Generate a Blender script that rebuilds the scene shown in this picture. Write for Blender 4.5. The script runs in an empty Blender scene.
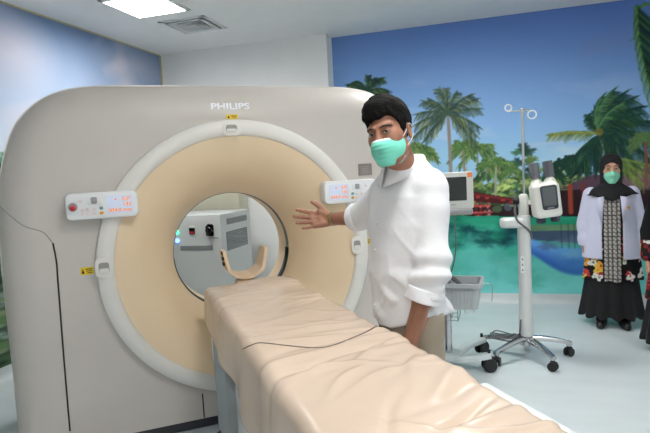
import bpy, bmesh, math, random
import numpy as np
from mathutils import Vector, Matrix
from mathutils.bvhtree import BVHTree

random.seed(7); np.random.seed(7)
scn = bpy.context.scene
COL = scn.collection

# ---------------------------------------------------------------- camera
F_PX = 528.0; CXP = 325.0; CYP = 216.5; CAM_H = 1.47
def _cd(u, v): return np.array([u - CXP, CYP - v, -F_PX])
_slope = -0.054
_h0 = 164.0 - _slope * (481.0 - CXP)
_n = np.cross(_cd(CXP + 500, _h0 + _slope * 500), _cd(CXP, _h0)); _n /= np.linalg.norm(_n)
if _n[1] < 0: _n = -_n
_y = _cd(481.0, 164.0); _y -= _n * np.dot(_y, _n); _y /= np.linalg.norm(_y)
_x = np.cross(_y, _n)
RC = np.array([_x, _y, _n])              # camera axes -> world
CAM = np.array([0, 0, CAM_H])
cam_data = bpy.data.cameras.new('camera')
cam_data.sensor_width = 36.0; cam_data.lens = F_PX / 650.0 * 36.0
cam_data.clip_start = 0.05; cam_data.clip_end = 60
cam = bpy.data.objects.new('camera', cam_data); COL.objects.link(cam)
M4 = Matrix.Identity(4)
for i in range(3):
    for j in range(3): M4[i][j] = RC[i][j]
M4.translation = Vector(CAM)
cam.matrix_world = M4
scn.camera = cam

# ---------------------------------------------------------------- world, lights, exposure
scn.view_settings.view_transform = 'Standard'
scn.view_settings.look = 'None'
scn.view_settings.exposure = 0.0
scn.view_settings.gamma = 1.0
scn.view_settings.use_curve_mapping = False
w = bpy.data.worlds.new('world'); scn.world = w; w.use_nodes = True
w.node_tree.nodes['Background'].inputs['Color'].default_value = (0.9, 0.9, 0.9, 1)
w.node_tree.nodes['Background'].inputs['Strength'].default_value = 0.05
LAMP_EMISSION = 49.0
CEIL = 2.95
# ceiling troffer centres (x, y), the last added out of view as fill light
TROFFERS = [(-2.66, 3.98), (-0.1, 3.98), (-0.1, 1.5), (2.3, 1.5), (-0.1, -0.8)]

def ray(u, v):
    d = RC @ _cd(u, v); return d / np.linalg.norm(d)
def on_plane(u, v, p, n):
    d = ray(u, v); p = np.array(p, float); n = np.array(n, float)
    return CAM + d * (np.dot(p - CAM, n) / np.dot(d, n))
def on_z(u, v, z): return on_plane(u, v, (0, 0, z), (0, 0, 1))
def on_y(u, v, y): return on_plane(u, v, (0, y, 0), (0, 1, 0))
FWD = RC @ np.array([0, 0, -1.0])
def at(u, v, depth):
    d = RC @ _cd(u, v); return CAM + d * (depth / F_PX)
def proj_arr(P):
    c = (P - CAM) @ RC
    return CXP + F_PX * c[:, 0] / -c[:, 2], CYP - F_PX * c[:, 1] / -c[:, 2]

# ---------------------------------------------------------------- materials
def lin(c):
    c = np.array(c, float) / 255.0
    return np.where(c <= 0.04045, c / 12.92, ((c + 0.055) / 1.055) ** 2.4)
def mat(name, rgb, rough=0.5, metal=0.0, var=0.04, scale=6.0, bump=0.0, bscale=60.0, coat=0.0, emit=None, estr=0.0, spec=0.5, trans=0.0, sss=0.0, stretch=None):
    m = bpy.data.materials.new(name); m.use_nodes = True
    nt = m.node_tree; b = nt.nodes['Principled BSDF']
    c = lin(rgb)
    tc = nt.nodes.new('ShaderNodeTexCoord')
    src = tc.outputs['Object']
    if stretch:
        mp = nt.nodes.new('ShaderNodeMapping'); mp.inputs['Scale'].default_value = stretch
        nt.links.new(src, mp.inputs['Vector']); src = mp.outputs['Vector']
    nz = nt.nodes.new('ShaderNodeTexNoise'); nz.inputs['Scale'].default_value = scale; nz.inputs['Detail'].default_value = 4
    nt.links.new(src, nz.inputs['Vector'])
    rp = nt.nodes.new('ShaderNodeValToRGB')
    rp.color_ramp.elements[0].position = 0.3; rp.color_ramp.elements[1].position = 0.7
    rp.color_ramp.elements[0].color = (*np.clip(c * (1 - var), 0, 1), 1)
    rp.color_ramp.elements[1].color = (*np.clip(c * (1 + var), 0, 1), 1)
    nt.links.new(nz.outputs['Fac'], rp.inputs['Fac'])
    nt.links.new(rp.outputs['Color'], b.inputs['Base Color'])
    b.inputs['Roughness'].default_value = rough; b.inputs['Metallic'].default_value = metal
    b.inputs['Specular IOR Level'].default_value = spec
    if coat: b.inputs['Coat Weight'].default_value = coat; b.inputs['Coat Roughness'].default_value = 0.15
    if trans: b.inputs['Transmission Weight'].default_value = trans
    if sss:
        b.inputs['Subsurface Weight'].default_value = sss
        b.inputs['Subsurface Radius'].default_value = (0.012, 0.005, 0.003); b.inputs['Subsurface Scale'].default_value = 1.0
    if bump:
        n2 = nt.nodes.new('ShaderNodeTexNoise'); n2.inputs['Scale'].default_value = bscale; n2.inputs['Detail'].default_value = 3
        nt.links.new(src, n2.inputs['Vector'])
        bp = nt.nodes.new('ShaderNodeBump'); bp.inputs['Strength'].default_value = bump; bp.inputs['Distance'].default_value = 0.01
        nt.links.new(n2.outputs['Fac'], bp.inputs['Height']); nt.links.new(bp.outputs['Normal'], b.inputs['Normal'])
    if emit is not None:
        b.inputs['Emission Color'].default_value = (*lin(emit), 1); b.inputs['Emission Strength'].default_value = estr
    return m
def attr_mat(name, rough=0.5, spec=0.4):
    m = bpy.data.materials.new(name); m.use_nodes = True
    nt = m.node_tree; b = nt.nodes['Principled BSDF']
    a = nt.nodes.new('ShaderNodeVertexColor'); a.layer_name = 'print'
    nt.links.new(a.outputs['Color'], b.inputs['Base Color'])
    b.inputs['Roughness'].default_value = rough; b.inputs['Specular IOR Level'].default_value = spec
    return m

# ---------------------------------------------------------------- mesh helpers
class MB:
    def __init__(s): s.v = []; s.f = []
    def add(s, v, f, M=None):
        o = len(s.v)
        if M is not None:
            v = [M @ Vector(p) for p in v]
        s.v += [tuple(p) for p in v]; s.f += [tuple(i + o for i in q) for q in f]
        return s
    def bm(s, b, M=None):
        b.verts.index_update(); b.verts.ensure_lookup_table()
        s.add([v.co.copy() for v in b.verts], [[v.index for v in f.verts] for f in b.faces], M); b.free(); return s
    def box(s, c, size, r=0.0, M=None, seg=3):
        b = bmesh.new(); bmesh.ops.create_cube(b, size=1.0)
        bmesh.ops.scale(b, vec=size, verts=b.verts)
        if r > 0: bmesh.ops.bevel(b, geom=b.edges[:], offset=r, segments=seg, profile=0.5, affect='EDGES')
        bmesh.ops.translate(b, vec=c, verts=b.verts)
        return s.bm(b, M)
    def tube(s, pts, r, n=12, M=None, cap=True):
        pts = [Vector(p) for p in pts]; k = len(pts)
        rr = r if hasattr(r, '__len__') else [r] * k
        v = []; f = []; up = None
        for i, p in enumerate(pts):
            t = (pts[min(i + 1, k - 1)] - pts[max(i - 1, 0)]).normalized()
            if up is None:
                up = Vector((0, 0, 1)) if abs(t.z) < 0.9 else Vector((1, 0, 0))
            a = t.cross(up).normalized(); up = a.cross(t).normalized()
            for j in range(n):
                q = 2 * math.pi * j / n
                v.append(p + (a * math.cos(q) + up * math.sin(q)) * rr[i])
        for i in range(k - 1):
            for j in range(n):
                j2 = (j + 1) % n
                f.append((i * n + j, i * n + j2, (i + 1) * n + j2, (i + 1) * n + j))
        if cap:
            f.append(tuple(range(n))[::-1]); f.append(tuple((k - 1) * n + j for j in range(n)))
        return s.add(v, f, M)
    def lathe(s, prof, n=48, M=None, closed=False, cap=True, a0=0.0, a1=2 * math.pi):
        full = abs(a1 - a0 - 2 * math.pi) < 1e-6
        m = n if full else n + 1; k = len(prof); v = []; f = []
        for r, z in prof:
            for j in range(m):
                q = a0 + (a1 - a0) * j / n
                v.append((r * math.cos(q), r * math.sin(q), z))
        rng = k if closed else k - 1
        for i in range(rng):
            i2 = (i + 1) % k
            for j in range(n):
                j2 = (j + 1) % m
                f.append((i * m + j, i * m + j2, i2 * m + j2, i2 * m + j))
        if cap and not closed and full:
            f.append(tuple(range(m))[::-1]); f.append(tuple((k - 1) * m + j for j in range(m)))
        if closed and not full:
            f.append(tuple(i * m for i in range(k))); f.append(tuple(i * m + n for i in range(k))[::-1])
        return s.add(v, f, M)
    def cyl(s, a, b, r, n=20, bev=0.0, M=None):
        a = Vector(a); b = Vector(b); L = (b - a).length
        q = (b - a).to_track_quat('Z', 'Y').to_matrix().to_4x4(); q.translation = a
        if M is not None: q = M @ q
        if bev: pr = [(r - bev, 0), (r, bev), (r, L - bev), (r - bev, L)]
        else: pr = [(r, 0), (r, L)]
        return s.lathe(pr, n, q)
    def ell(s, c, r, n=20, M=None):
        b = bmesh.new(); bmesh.ops.create_uvsphere(b, u_segments=n, v_segments=max(8, n // 2), radius=1)
        bmesh.ops.scale(b, vec=r, verts=b.verts); bmesh.ops.translate(b, vec=c, verts=b.verts)
        return s.bm(b, M)
    def prism(s, poly, z0, z1, M=None, bev=0.0):
        b = bmesh.new(); vs = [b.verts.new((x, y, z0)) for x, y in poly]
        fc = b.faces.new(vs); r = bmesh.ops.extrude_face_region(b, geom=[fc])
        bmesh.ops.translate(b, vec=(0, 0, z1 - z0), verts=[e for e in r['geom'] if isinstance(e, bmesh.types.BMVert)])
        bmesh.ops.recalc_face_normals(b, faces=b.faces[:])
        if bev:
            ed = [e for e in b.edges if abs(e.verts[0].co.z - e.verts[1].co.z) < 1e-6]
            bmesh.ops.bevel(b, geom=ed, offset=bev, segments=3, profile=0.5, affect='EDGES')
        return s.bm(b, M)
    def torus(s, R, r, n=32, m=10, M=None):
        return s.lathe([(R + r * math.cos(2 * math.pi * i / m), r * math.sin(2 * math.pi * i / m)) for i in range(m)], n, M, closed=True)
def rrect(w, h, r, n=6, cx=0.0, cy=0.0):
    out = []
    for (sx, sy, a) in ((1, 1, 0), (-1, 1, 90), (-1, -1, 180), (1, -1, 270)):
        for i in range(n + 1):
            q = math.radians(a + 90 * i / n)
            out.append((cx + sx * (w / 2 - r) + r * math.cos(q), cy + sy * (h / 2 - r) + r * math.sin(q)))
    return out
def mesh_obj(name, me, m, parent=None, loc=None):
    o = bpy.data.objects.new(name, me); COL.objects.link(o)
    if m is not None:
        for k in (m if isinstance(m, (list, tuple)) else [m]): me.materials.append(k)
    if parent is not None: o.parent = parent
    if loc is not None: o.location = loc
    return o
def obj(name, mb, m, parent=None, ang=40, loc=None, label=None):
    me = bpy.data.meshes.new(name); me.from_pydata(mb.v, [], mb.f); me.validate(); 
    b = bmesh.new(); b.from_mesh(me); bmesh.ops.recalc_face_normals(b, faces=b.faces[:]); b.to_mesh(me); b.free()
    me.shade_smooth(); me.set_sharp_from_angle(angle=math.radians(ang)); me.update()
    o = mesh_obj(name, me, m, parent, loc)
    if label: o['label'] = label
    return o
def thing(name, label, cat, loc=(0, 0, 0), rz=0.0, group=None):
    o = bpy.data.objects.new(name, None); COL.objects.link(o); o.empty_display_size = 0.2
    o.location = loc; o.rotation_euler = (0, 0, rz); o['label'] = label; o['category'] = cat
    if group: o['group'] = group
    return o
def tag(o, label, cat, group=None):
    o['label'] = label; o['category'] = cat
    if group: o['group'] = group
    return o
def struct(name, mb, m, parent=None, ang=40):
    o = obj(name, mb, m, parent, ang)
    if parent is None: o['kind'] = 'structure'
    return o
def text_mesh(name, s, size, m, parent, M, extrude=0.0012, bold=0.0, align='LEFT'):
    cu = bpy.data.curves.new(name, 'FONT'); cu.body = s; cu.size = size; cu.extrude = extrude; cu.offset = bold
    cu.align_x = align; cu.resolution_u = 3
    t = bpy.data.objects.new(name + '_curve', cu); COL.objects.link(t)
    dg = bpy.context.evaluated_depsgraph_get()
    me = bpy.data.meshes.new_from_object(t.evaluated_get(dg))
    bpy.data.objects.remove(t); bpy.data.curves.remove(cu)
    me.name = name; me.transform(M)
    me.materials.clear()
    return mesh_obj(name, me, m, parent)
# y-forward plates: local XY of a prism becomes X,Z of the thing, thickness towards -Y
FACE = Matrix(((1, 0, 0, 0), (0, 0, -1, 0), (0, 1, 0, 0), (0, 0, 0, 1)))
def face(x=0, y=0, z=0, tilt=0.0):
    return Matrix.Translation((x, y, z)) @ Matrix.Rotation(tilt, 4, 'X') @ FACE

# ---------------------------------------------------------------- implicit surfaces (for people, cloth and soft shapes)
def smin(a, b, k):
    h = np.clip(0.5 + 0.5 * (b - a) / k, 0, 1)
    return b * (1 - h) + a * h - k * h * (1 - h)
def smax(a, b, k): return -smin(-a, -b, k)
def cap(P, a, b, ra, rb=None):
    rb = ra if rb is None else rb
    a = np.array(a, float); b = np.array(b, float); d = b - a
    t = np.clip(((P - a) @ d) / max(d @ d, 1e-12), 0, 1)
    return np.linalg.norm(P - a - t[:, None] * d, axis=1) - (ra + (rb - ra) * t)
def chain(P, pts, rr, k=0.01):
    d = None
    for i in range(len(pts) - 1):
        e = cap(P, pts[i], pts[i + 1], rr[i], rr[i + 1])
        d = e if d is None else smin(d, e, k)
    return d
def ellip(P, c, r, R=None):
    q = P - np.array(c, float)
    if R is not None: q = q @ np.array(R)
    r = np.array(r, float)
    k0 = np.linalg.norm(q / r, axis=1); k1 = np.linalg.norm(q / r ** 2, axis=1)
    return k0 * (k0 - 1.0) / np.maximum(k1, 1e-9)
def loft(P, secs, e=2.0, k=0.01):
    # secs: rows (z, cx, cy, rx, ry), ascending z
    S = np.array(secs, float); z = P[:, 2]
    cx = np.interp(z, S[:, 0], S[:, 1]); cy = np.interp(z, S[:, 0], S[:, 2])
    rx = np.interp(z, S[:, 0], S[:, 3]); ry = np.interp(z, S[:, 0], S[:, 4])
    g = (np.abs((P[:, 0] - cx) / rx) ** e + np.abs((P[:, 1] - cy) / ry) ** e) ** (1 / e)
    d = (g - 1) * np.minimum(rx, ry)
    return smax(smax(d, z - S[-1, 0], k), S[0, 0] - z, k)
def wob(P, f, seed=0):
    r = np.random.RandomState(seed); o = np.zeros(len(P))
    for i in range(7):
        d = r.normal(size=3); d /= np.linalg.norm(d)
        o += np.sin((P @ d) * f * r.uniform(0.6, 1.7) + r.uniform(0, 6.3))
    return o / 4.0
def axis(lo, hi, h, fine=()):
    # grid line positions: step h, but a smaller step inside each (a, b, step) of fine
    out = [lo]
    while out[-1] < hi:
        x = out[-1]; st = h
        for a, b, s in fine:
            if a - 1e-9 <= x < b: st = min(st, s)
            elif x < a < x + st: st = max(a - x, s)
        out.append(x + st)
    return np.array(out)
def surf_nets(fn, ax):
    n = np.array([len(a) for a in ax]); V = np.empty(n)
    B = 8
    rng = [[(i, min(i + B, k)) for i in range(0, k, B)] for k in n]
    cen = []; dia = []; blk = []
    for a in rng[0]:
        for b in rng[1]:
            for c in rng[2]:
                lo = np.array([ax[0][a[0]], ax[1][b[0]], ax[2][c[0]]]); hi = np.array([ax[0][a[1] - 1], ax[1][b[1] - 1], ax[2][c[1] - 1]])
                cen.append((lo + hi) / 2); dia.append(np.linalg.norm(hi - lo) / 2); blk.append((a, b, c))
    cen = np.array(cen); dia = np.array(dia); dc = fn(cen)
    near = np.abs(dc) < dia * 1.5 + .03
    pend = []
    def flush():
        if not pend: return
        P = np.concatenate([q[1] for q in pend]); d = fn(P); o = 0
        for sl, q, shp in pend: V[sl] = d[o:o + len(q)].reshape(shp); o += len(q)
        pend.clear()
    for k, (a, b, c) in enumerate(blk):
        sl = (slice(*a), slice(*b), slice(*c))
        if not near[k]: V[sl] = dc[k]; continue
        g = np.stack(np.meshgrid(ax[0][sl[0]], ax[1][sl[1]], ax[2][sl[2]], indexing='ij'), -1)
        pend.append((sl, g.reshape(-1, 3), g.shape[:3]))
        if len(pend) > 500: flush()
    flush()
    for d in range(3):
        for e in (0, -1):
            s = [slice(None)] * 3; s[d] = e; V[tuple(s)] = np.abs(V[tuple(s)]) + 1e-4
    I = V < 0; m = n - 1
    cs = [(i, j, k) for i in (0, 1) for j in (0, 1) for k in (0, 1)]
    S = np.zeros(m, np.uint8)
    for c in cs: S += I[c[0]:c[0] + m[0], c[1]:c[1] + m[1], c[2]:c[2] + m[2]]
    base = np.argwhere((S > 0) & (S < 8)); del S
    idx = -np.ones(m, np.int32); idx[tuple(base.T)] = np.arange(len(base))
    cv = {c: V[base[:, 0] + c[0], base[:, 1] + c[1], base[:, 2] + c[2]] for c in cs}
    acc = np.zeros((len(base), 3)); cnt = np.zeros(len(base))
    for a in cs:
        for d in range(3):
            if a[d]: continue
            b = list(a); b[d] = 1; va, vb = cv[a], cv[tuple(b)]
            x = (va < 0) != (vb < 0); t = np.where(x, va / np.where(x, va - vb, 1), 0)
            p = np.tile(np.array(a, float), (len(base), 1)); p[:, d] += t
            acc += p * x[:, None]; cnt += x
    fr = acc / cnt[:, None]
    verts = np.stack([ax[d][base[:, d]] + fr[:, d] * (ax[d][base[:, d] + 1] - ax[d][base[:, d]]) for d in range(3)], -1)
    faces = []
    for d in range(3):
        e, g = (d + 1) % 3, (d + 2) % 3
        s0 = [slice(1, n[i] - 1) for i in range(3)]; s1 = list(s0)
        s0[d] = slice(0, n[d] - 1); s1[d] = slice(1, n[d])
        A = I[tuple(s0)]; q = np.argwhere(A != I[tuple(s1)])
        if not len(q): continue
        flip = A[tuple(q.T)]; off = np.ones(3, int); off[d] = 0; q = q + off
        def cell(de, dg):
            c = q.copy(); c[:, e] -= de; c[:, g] -= dg; return idx[tuple(c.T)]
        Q = np.stack([cell(0, 0), cell(1, 0), cell(1, 1), cell(0, 1)], -1)
        Q[flip] = Q[flip][:, ::-1]
        faces.append(Q)
    return verts, np.concatenate(faces)
def soft(name, fn, lo, hi, h, m, parent=None, M=None, smooth=1, label=None, color=None):
    v, f = surf_nets(fn, h if isinstance(h, list) else [axis(lo[i], hi[i], h) for i in range(3)])
    if M is not None:
        A = np.array(M); vw = v @ A[:3, :3].T + A[:3, 3]
    else: vw = v
    me = bpy.data.meshes.new(name); me.from_pydata(vw.tolist(), [], f.tolist())
    if smooth:
        b = bmesh.new(); b.from_mesh(me)
        for _ in range(smooth): bmesh.ops.smooth_vert(b, verts=b.verts[:], factor=0.5, use_axis_x=True, use_axis_y=True, use_axis_z=True)
        b.to_mesh(me); b.free()
    me.shade_smooth(); me.update()
    if color is not None:
        c = np.concatenate([lin(color(v)), np.ones((len(v), 1))], 1).astype(np.float32)
        ca = me.color_attributes.new('print', 'FLOAT_COLOR', 'POINT'); ca.data.foreach_set('color', c.ravel())
    o = mesh_obj(name, me, m, parent)
    if label: o['label'] = label
    return o

# ================================================================ ROOM
XL, XR, YF, YW, YB, XS = -3.6, 2.7, 5.78, 5.58, -2.2, -1.55
m_wall = mat('white_paint', (240, 241, 241), 0.6, var=0.015, bump=0.03, bscale=200)
m_ceil = mat('ceiling_paint', (232, 233, 233), 0.7, var=0.015)
m_floor = mat('vinyl_floor', (214, 224, 228), 0.28, var=0.035, scale=2.2, spec=0.45, stretch=(1, 3, 1))
m_cove = mat('cove_skirting', (214, 220, 222), 0.4, var=0.02)
m_trimy = mat('mural_edge_trim', (196, 188, 150), 0.5)
def wbox(x0, x1, y0, y1, z0, z1): return MB().box(((x0 + x1) / 2, (y0 + y1) / 2, (z0 + z1) / 2), (x1 - x0, y1 - y0, z1 - z0))
struct('floor', wbox(XL - .1, XR + .1, YB - .1, YF + .1, -0.1, 0), m_floor)
struct('wall_left', wbox(XL - .1, XL, YB, YF + .1, 0, CEIL), m_wall)
struct('wall_back', wbox(XS, XR + .1, YF, YF + .1, 0, CEIL), m_wall)
struct('wall_corner', wbox(XL, XS, YW, YF + .1, 0, CEIL), m_wall)
struct('wall_right', wbox(XR, XR + .1, YB, YF, 0, CEIL), m_wall)
struct('wall_front', wbox(XL - .1, XR + .1, YB - .1, YB, 0, CEIL), m_wall)
# ceiling with openings for the recessed lamps and the air diffuser
LW = 0.25
VENT = (-2.61, 4.67, 0.235)
holes = [(x - LW, x + LW, y - LW, y + LW) for x, y in TROFFERS] + [(VENT[0] - .2, VENT[0] + .2, VENT[1] - .2, VENT[1] + .2)]
xs = sorted({XL - .1, XR + .1} | {q for h in holes for q in h[:2]})
ys = sorted({YB - .1, YF + .1} | {q for h in holes for q in h[2:]})
cb = MB()
for i in range(len(xs) - 1):
    for j in range(len(ys) - 1):
        cx, cy = (xs[i] + xs[i + 1]) / 2, (ys[j] + ys[j + 1]) / 2
        if any(h[0] < cx < h[1] and h[2] < cy < h[3] for h in holes): continue
        if xs[i + 1] - xs[i] < 1e-4 or ys[j + 1] - ys[j] < 1e-4: continue
        cb.box((cx, cy, CEIL + .07), (xs[i + 1] - xs[i], ys[j + 1] - ys[j], 0.14))
struct('ceiling', cb, m_ceil)
def cove(name, poly):   # coved vinyl skirting along a wall; poly = profile in (out, z), path = two points
    (x0, y0), (x1, y1), (nx, ny) = poly
    prof = [(0, 0.1), (0.006, 0.1), (0.008, 0.055), (0.014, 0.03), (0.03, 0.01), (0.05, 0.0), (0, 0.0)]
    v = [(x0 + nx * o, y0 + ny * o, z) for o, z in prof] + [(x1 + nx * o, y1 + ny * o, z) for o, z in prof]
    k = len(prof); f = [(i, (i + 1) % k, k + (i + 1) % k, k + i) for i in range(k)] + [tuple(range(k)), tuple(range(k, 2 * k))]
    struct(name, MB().add(v, f), m_cove)
cove('baseboard_back', ((XS, YF), (XR, YF), (0, -1)))
cove('baseboard_left', ((XL, YB), (XL, YW), (1, 0)))
cove('baseboard_corner', ((XL, YW), (XS, YW), (0, -1)))

# ---------------------------------------------------------------- printed wall murals (flat prints: their picture is the pattern of the print)
class Paint:
    def __init__(s, P, bg):
        s.U, s.V = proj_arr(P); s.c = np.array(bg, float); s.r = np.random.RandomState(5)
    def blend(s, idx, a, col):
        s.c[idx] += (np.array(col, float) - s.c[idx]) * a[:, None]
    def stroke(s, pts, w0, w1, col, alpha=1.0, soft=0.6):
        pts = np.array(pts, float); m = max(w0, w1) + 1.5
        idx = np.nonzero((s.U > pts[:, 0].min() - m) & (s.U < pts[:, 0].max() + m) & (s.V > pts[:, 1].min() - m) & (s.V < pts[:, 1].max() + m))[0]
        if not len(idx): return
        q = np.stack([s.U[idx], s.V[idx]], -1); best = np.full(len(idx), 1e9)
        for i in range(len(pts) - 1):
            d = pts[i + 1] - pts[i]; t = np.clip(((q - pts[i]) @ d) / max(d @ d, 1e-9), 0, 1)
            tt = (i + t) / (len(pts) - 1)
            best = np.minimum(best, np.hypot(*(q - pts[i] - t[:, None] * d).T) - (w0 + (w1 - w0) * tt))
        s.blend(idx, np.clip(0.5 - best / (2 * soft), 0, 1) * alpha, col)
    def blob(s, x, y, rx, ry, col, alpha=1.0, soft=0.25, rough=0.0):
        idx = np.nonzero((np.abs(s.U - x) < rx * 1.6 + 2) & (np.abs(s.V - y) < ry * 1.6 + 2))[0]
        if not len(idx): return
        u = (s.U[idx] - x) / rx; v = (s.V[idx] - y) / ry; d = np.hypot(u, v)
        if rough: 
            a = np.arctan2(v, u); p = s.r.uniform(0, 6.3, 4)
            d = d + rough * (np.sin(3 * a + p[0]) + np.sin(5 * a + p[1]) + np.sin(9 * a + p[2]) * .7 + np.sin(14 * a + p[3]) * .5) / 3
        s.blend(idx, np.clip((1 - d) / soft + 0.5, 0, 1) * alpha, col)
    def poly(s, pts, col, alpha=1.0):
        pts = np.array(pts, float)
        idx = np.nonzero((s.U > pts[:, 0].min()) & (s.U < pts[:, 0].max()) & (s.V > pts[:, 1].min()) & (s.V < pts[:, 1].max()))[0]
        if not len(idx): return
        x, y = s.U[idx], s.V[idx]; ins = np.zeros(len(idx), bool)
        for i in range(len(pts)):
            (x0, y0), (x1, y1) = pts[i], pts[i - 1]
            if y0 == y1: continue
            ins ^= ((y0 > y) != (y1 > y)) & (x < (x1 - x0) * (y - y0) / (y1 - y0) + x0)
        s.blend(idx, ins * alpha, col)
    def frond(s, x, y, ang, L, droop, cols, leaf=0.28, n=20, w=0.6, wind=0.0):
        a = math.radians(ang); r = s.r
        P = [(x + math.cos(a) * L * t + wind * L * t * t, y - math.sin(a) * L * t + droop * L * t * t) for t in np.linspace(0, 1, 9)]
        X = np.array(P)
        for i in range(n):
            t = 0.12 + 0.88 * i / (n - 1); k = t * 8; j = min(int(k), 7); p = X[j] + (X[j + 1] - X[j]) * (k - j)
            d = X[j + 1] - X[j]; d /= np.hypot(*d)
            ll = L * leaf * (1 - 0.55 * abs(t - .45)) * r.uniform(.75, 1.15)
            for sd in (-1, 1):
                nrm = np.array([-d[1], d[0]]) * sd
                e = p + d * ll * .75 + nrm * ll * .5 + np.array([wind * ll * .6, ll * .45])
                c = np.array(cols[r.randint(len(cols))], float) * r.uniform(.8, 1.15)
                s.stroke([p, (p + e) / 2 + (0, -ll * .08), e], w, 0.25, c, 0.9)
        s.stroke(P, .8, .3, np.array(cols[0]) * 1.15)
    def palm(s, x, y, L, n, cols, base, tw=1.6, a0=-20, a1=200, droop=.55, wind=0.0, tcol=(120, 112, 100)):
        if base is not None:
            bx, by = base
            s.stroke([(x, y), ((x + bx) / 2 + 1, (y + by) / 2), (bx, by)], tw * .8, tw, tcol)
        for i in range(n):
            q = a0 + (a1 - a0) * (i + s.r.uniform(-.3, .3)) / max(n - 1, 1)
            s.frond(x, y, q, L * s.r.uniform(.8, 1.1), droop * s.r.uniform(.7, 1.2), cols, wind=wind)
def catmull_px(p):
    p = np.array(p, float); t = np.linspace(0, 1, 14); k = np.linspace(0, 1, len(p))
    return np.stack([np.polyval(np.polyfit(k, p[:, 0], 3), t), np.polyval(np.polyfit(k, p[:, 1], 3), t)], -1)
def mural_obj(name, o0, eu, ev, nu, nv, paint, m, th):
    # front grid of coloured vertices, closed at the back into a thin panel
    o0 = np.array(o0, float); eu = np.array(eu, float); ev = np.array(ev, float)
    a, b = np.meshgrid(np.linspace(0, 1, nu), np.linspace(0, 1, nv), indexing='ij')
    P = o0 + a.reshape(-1, 1) * eu + b.reshape(-1, 1) * ev
    col = np.clip(paint(P, a.ravel(), b.ravel()), 0, 255)
    ii = np.arange(nu * nv).reshape(nu, nv)
    F = np.stack([ii[:-1, :-1], ii[1:, :-1], ii[1:, 1:], ii[:-1, 1:]], -1).reshape(-1, 4).tolist()
    nb = len(P); back = [o0 + eu * i + ev * j + np.array(th) for i, j in ((0, 0), (1, 0), (1, 1), (0, 1))]
    edge = [ii[:, 0].tolist(), ii[-1, :].tolist(), ii[::-1, -1].tolist(), ii[0, ::-1].tolist()]
    for k, e in enumerate(edge): F.append(e + [nb + (k + 1) % 4, nb + k])
    F.append([nb, nb + 1, nb + 2, nb + 3][::-1])
    P = np.concatenate([P, back]); col = np.concatenate([col, np.repeat(col[:1], 4, 0)])
    me = bpy.data.meshes.new(name); me.from_pydata(P.tolist(), [], F)
    ca = me.color_attributes.new('print', 'FLOAT_COLOR', 'POINT')
    ca.data.foreach_set('color', np.concatenate([lin(col), np.ones((len(col), 1))], 1).astype(np.float32).ravel())
    me.update()
    return mesh_obj(name, me, m)
m_print = attr_mat('mural_print', 0.6, 0.12)
def fbm(x, y, f, seed, oct=4):
    r = np.random.RandomState(seed); o = np.zeros_like(x); a = 1.0
    for k in range(oct):
        for _ in range(4):
            q = r.uniform(0, 6.3); o += a * np.sin((x * math.cos(q) + y * math.sin(q)) * f + r.uniform(0, 6.3)) / 3
        f *= 2.1; a *= .55
    return o
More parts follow.
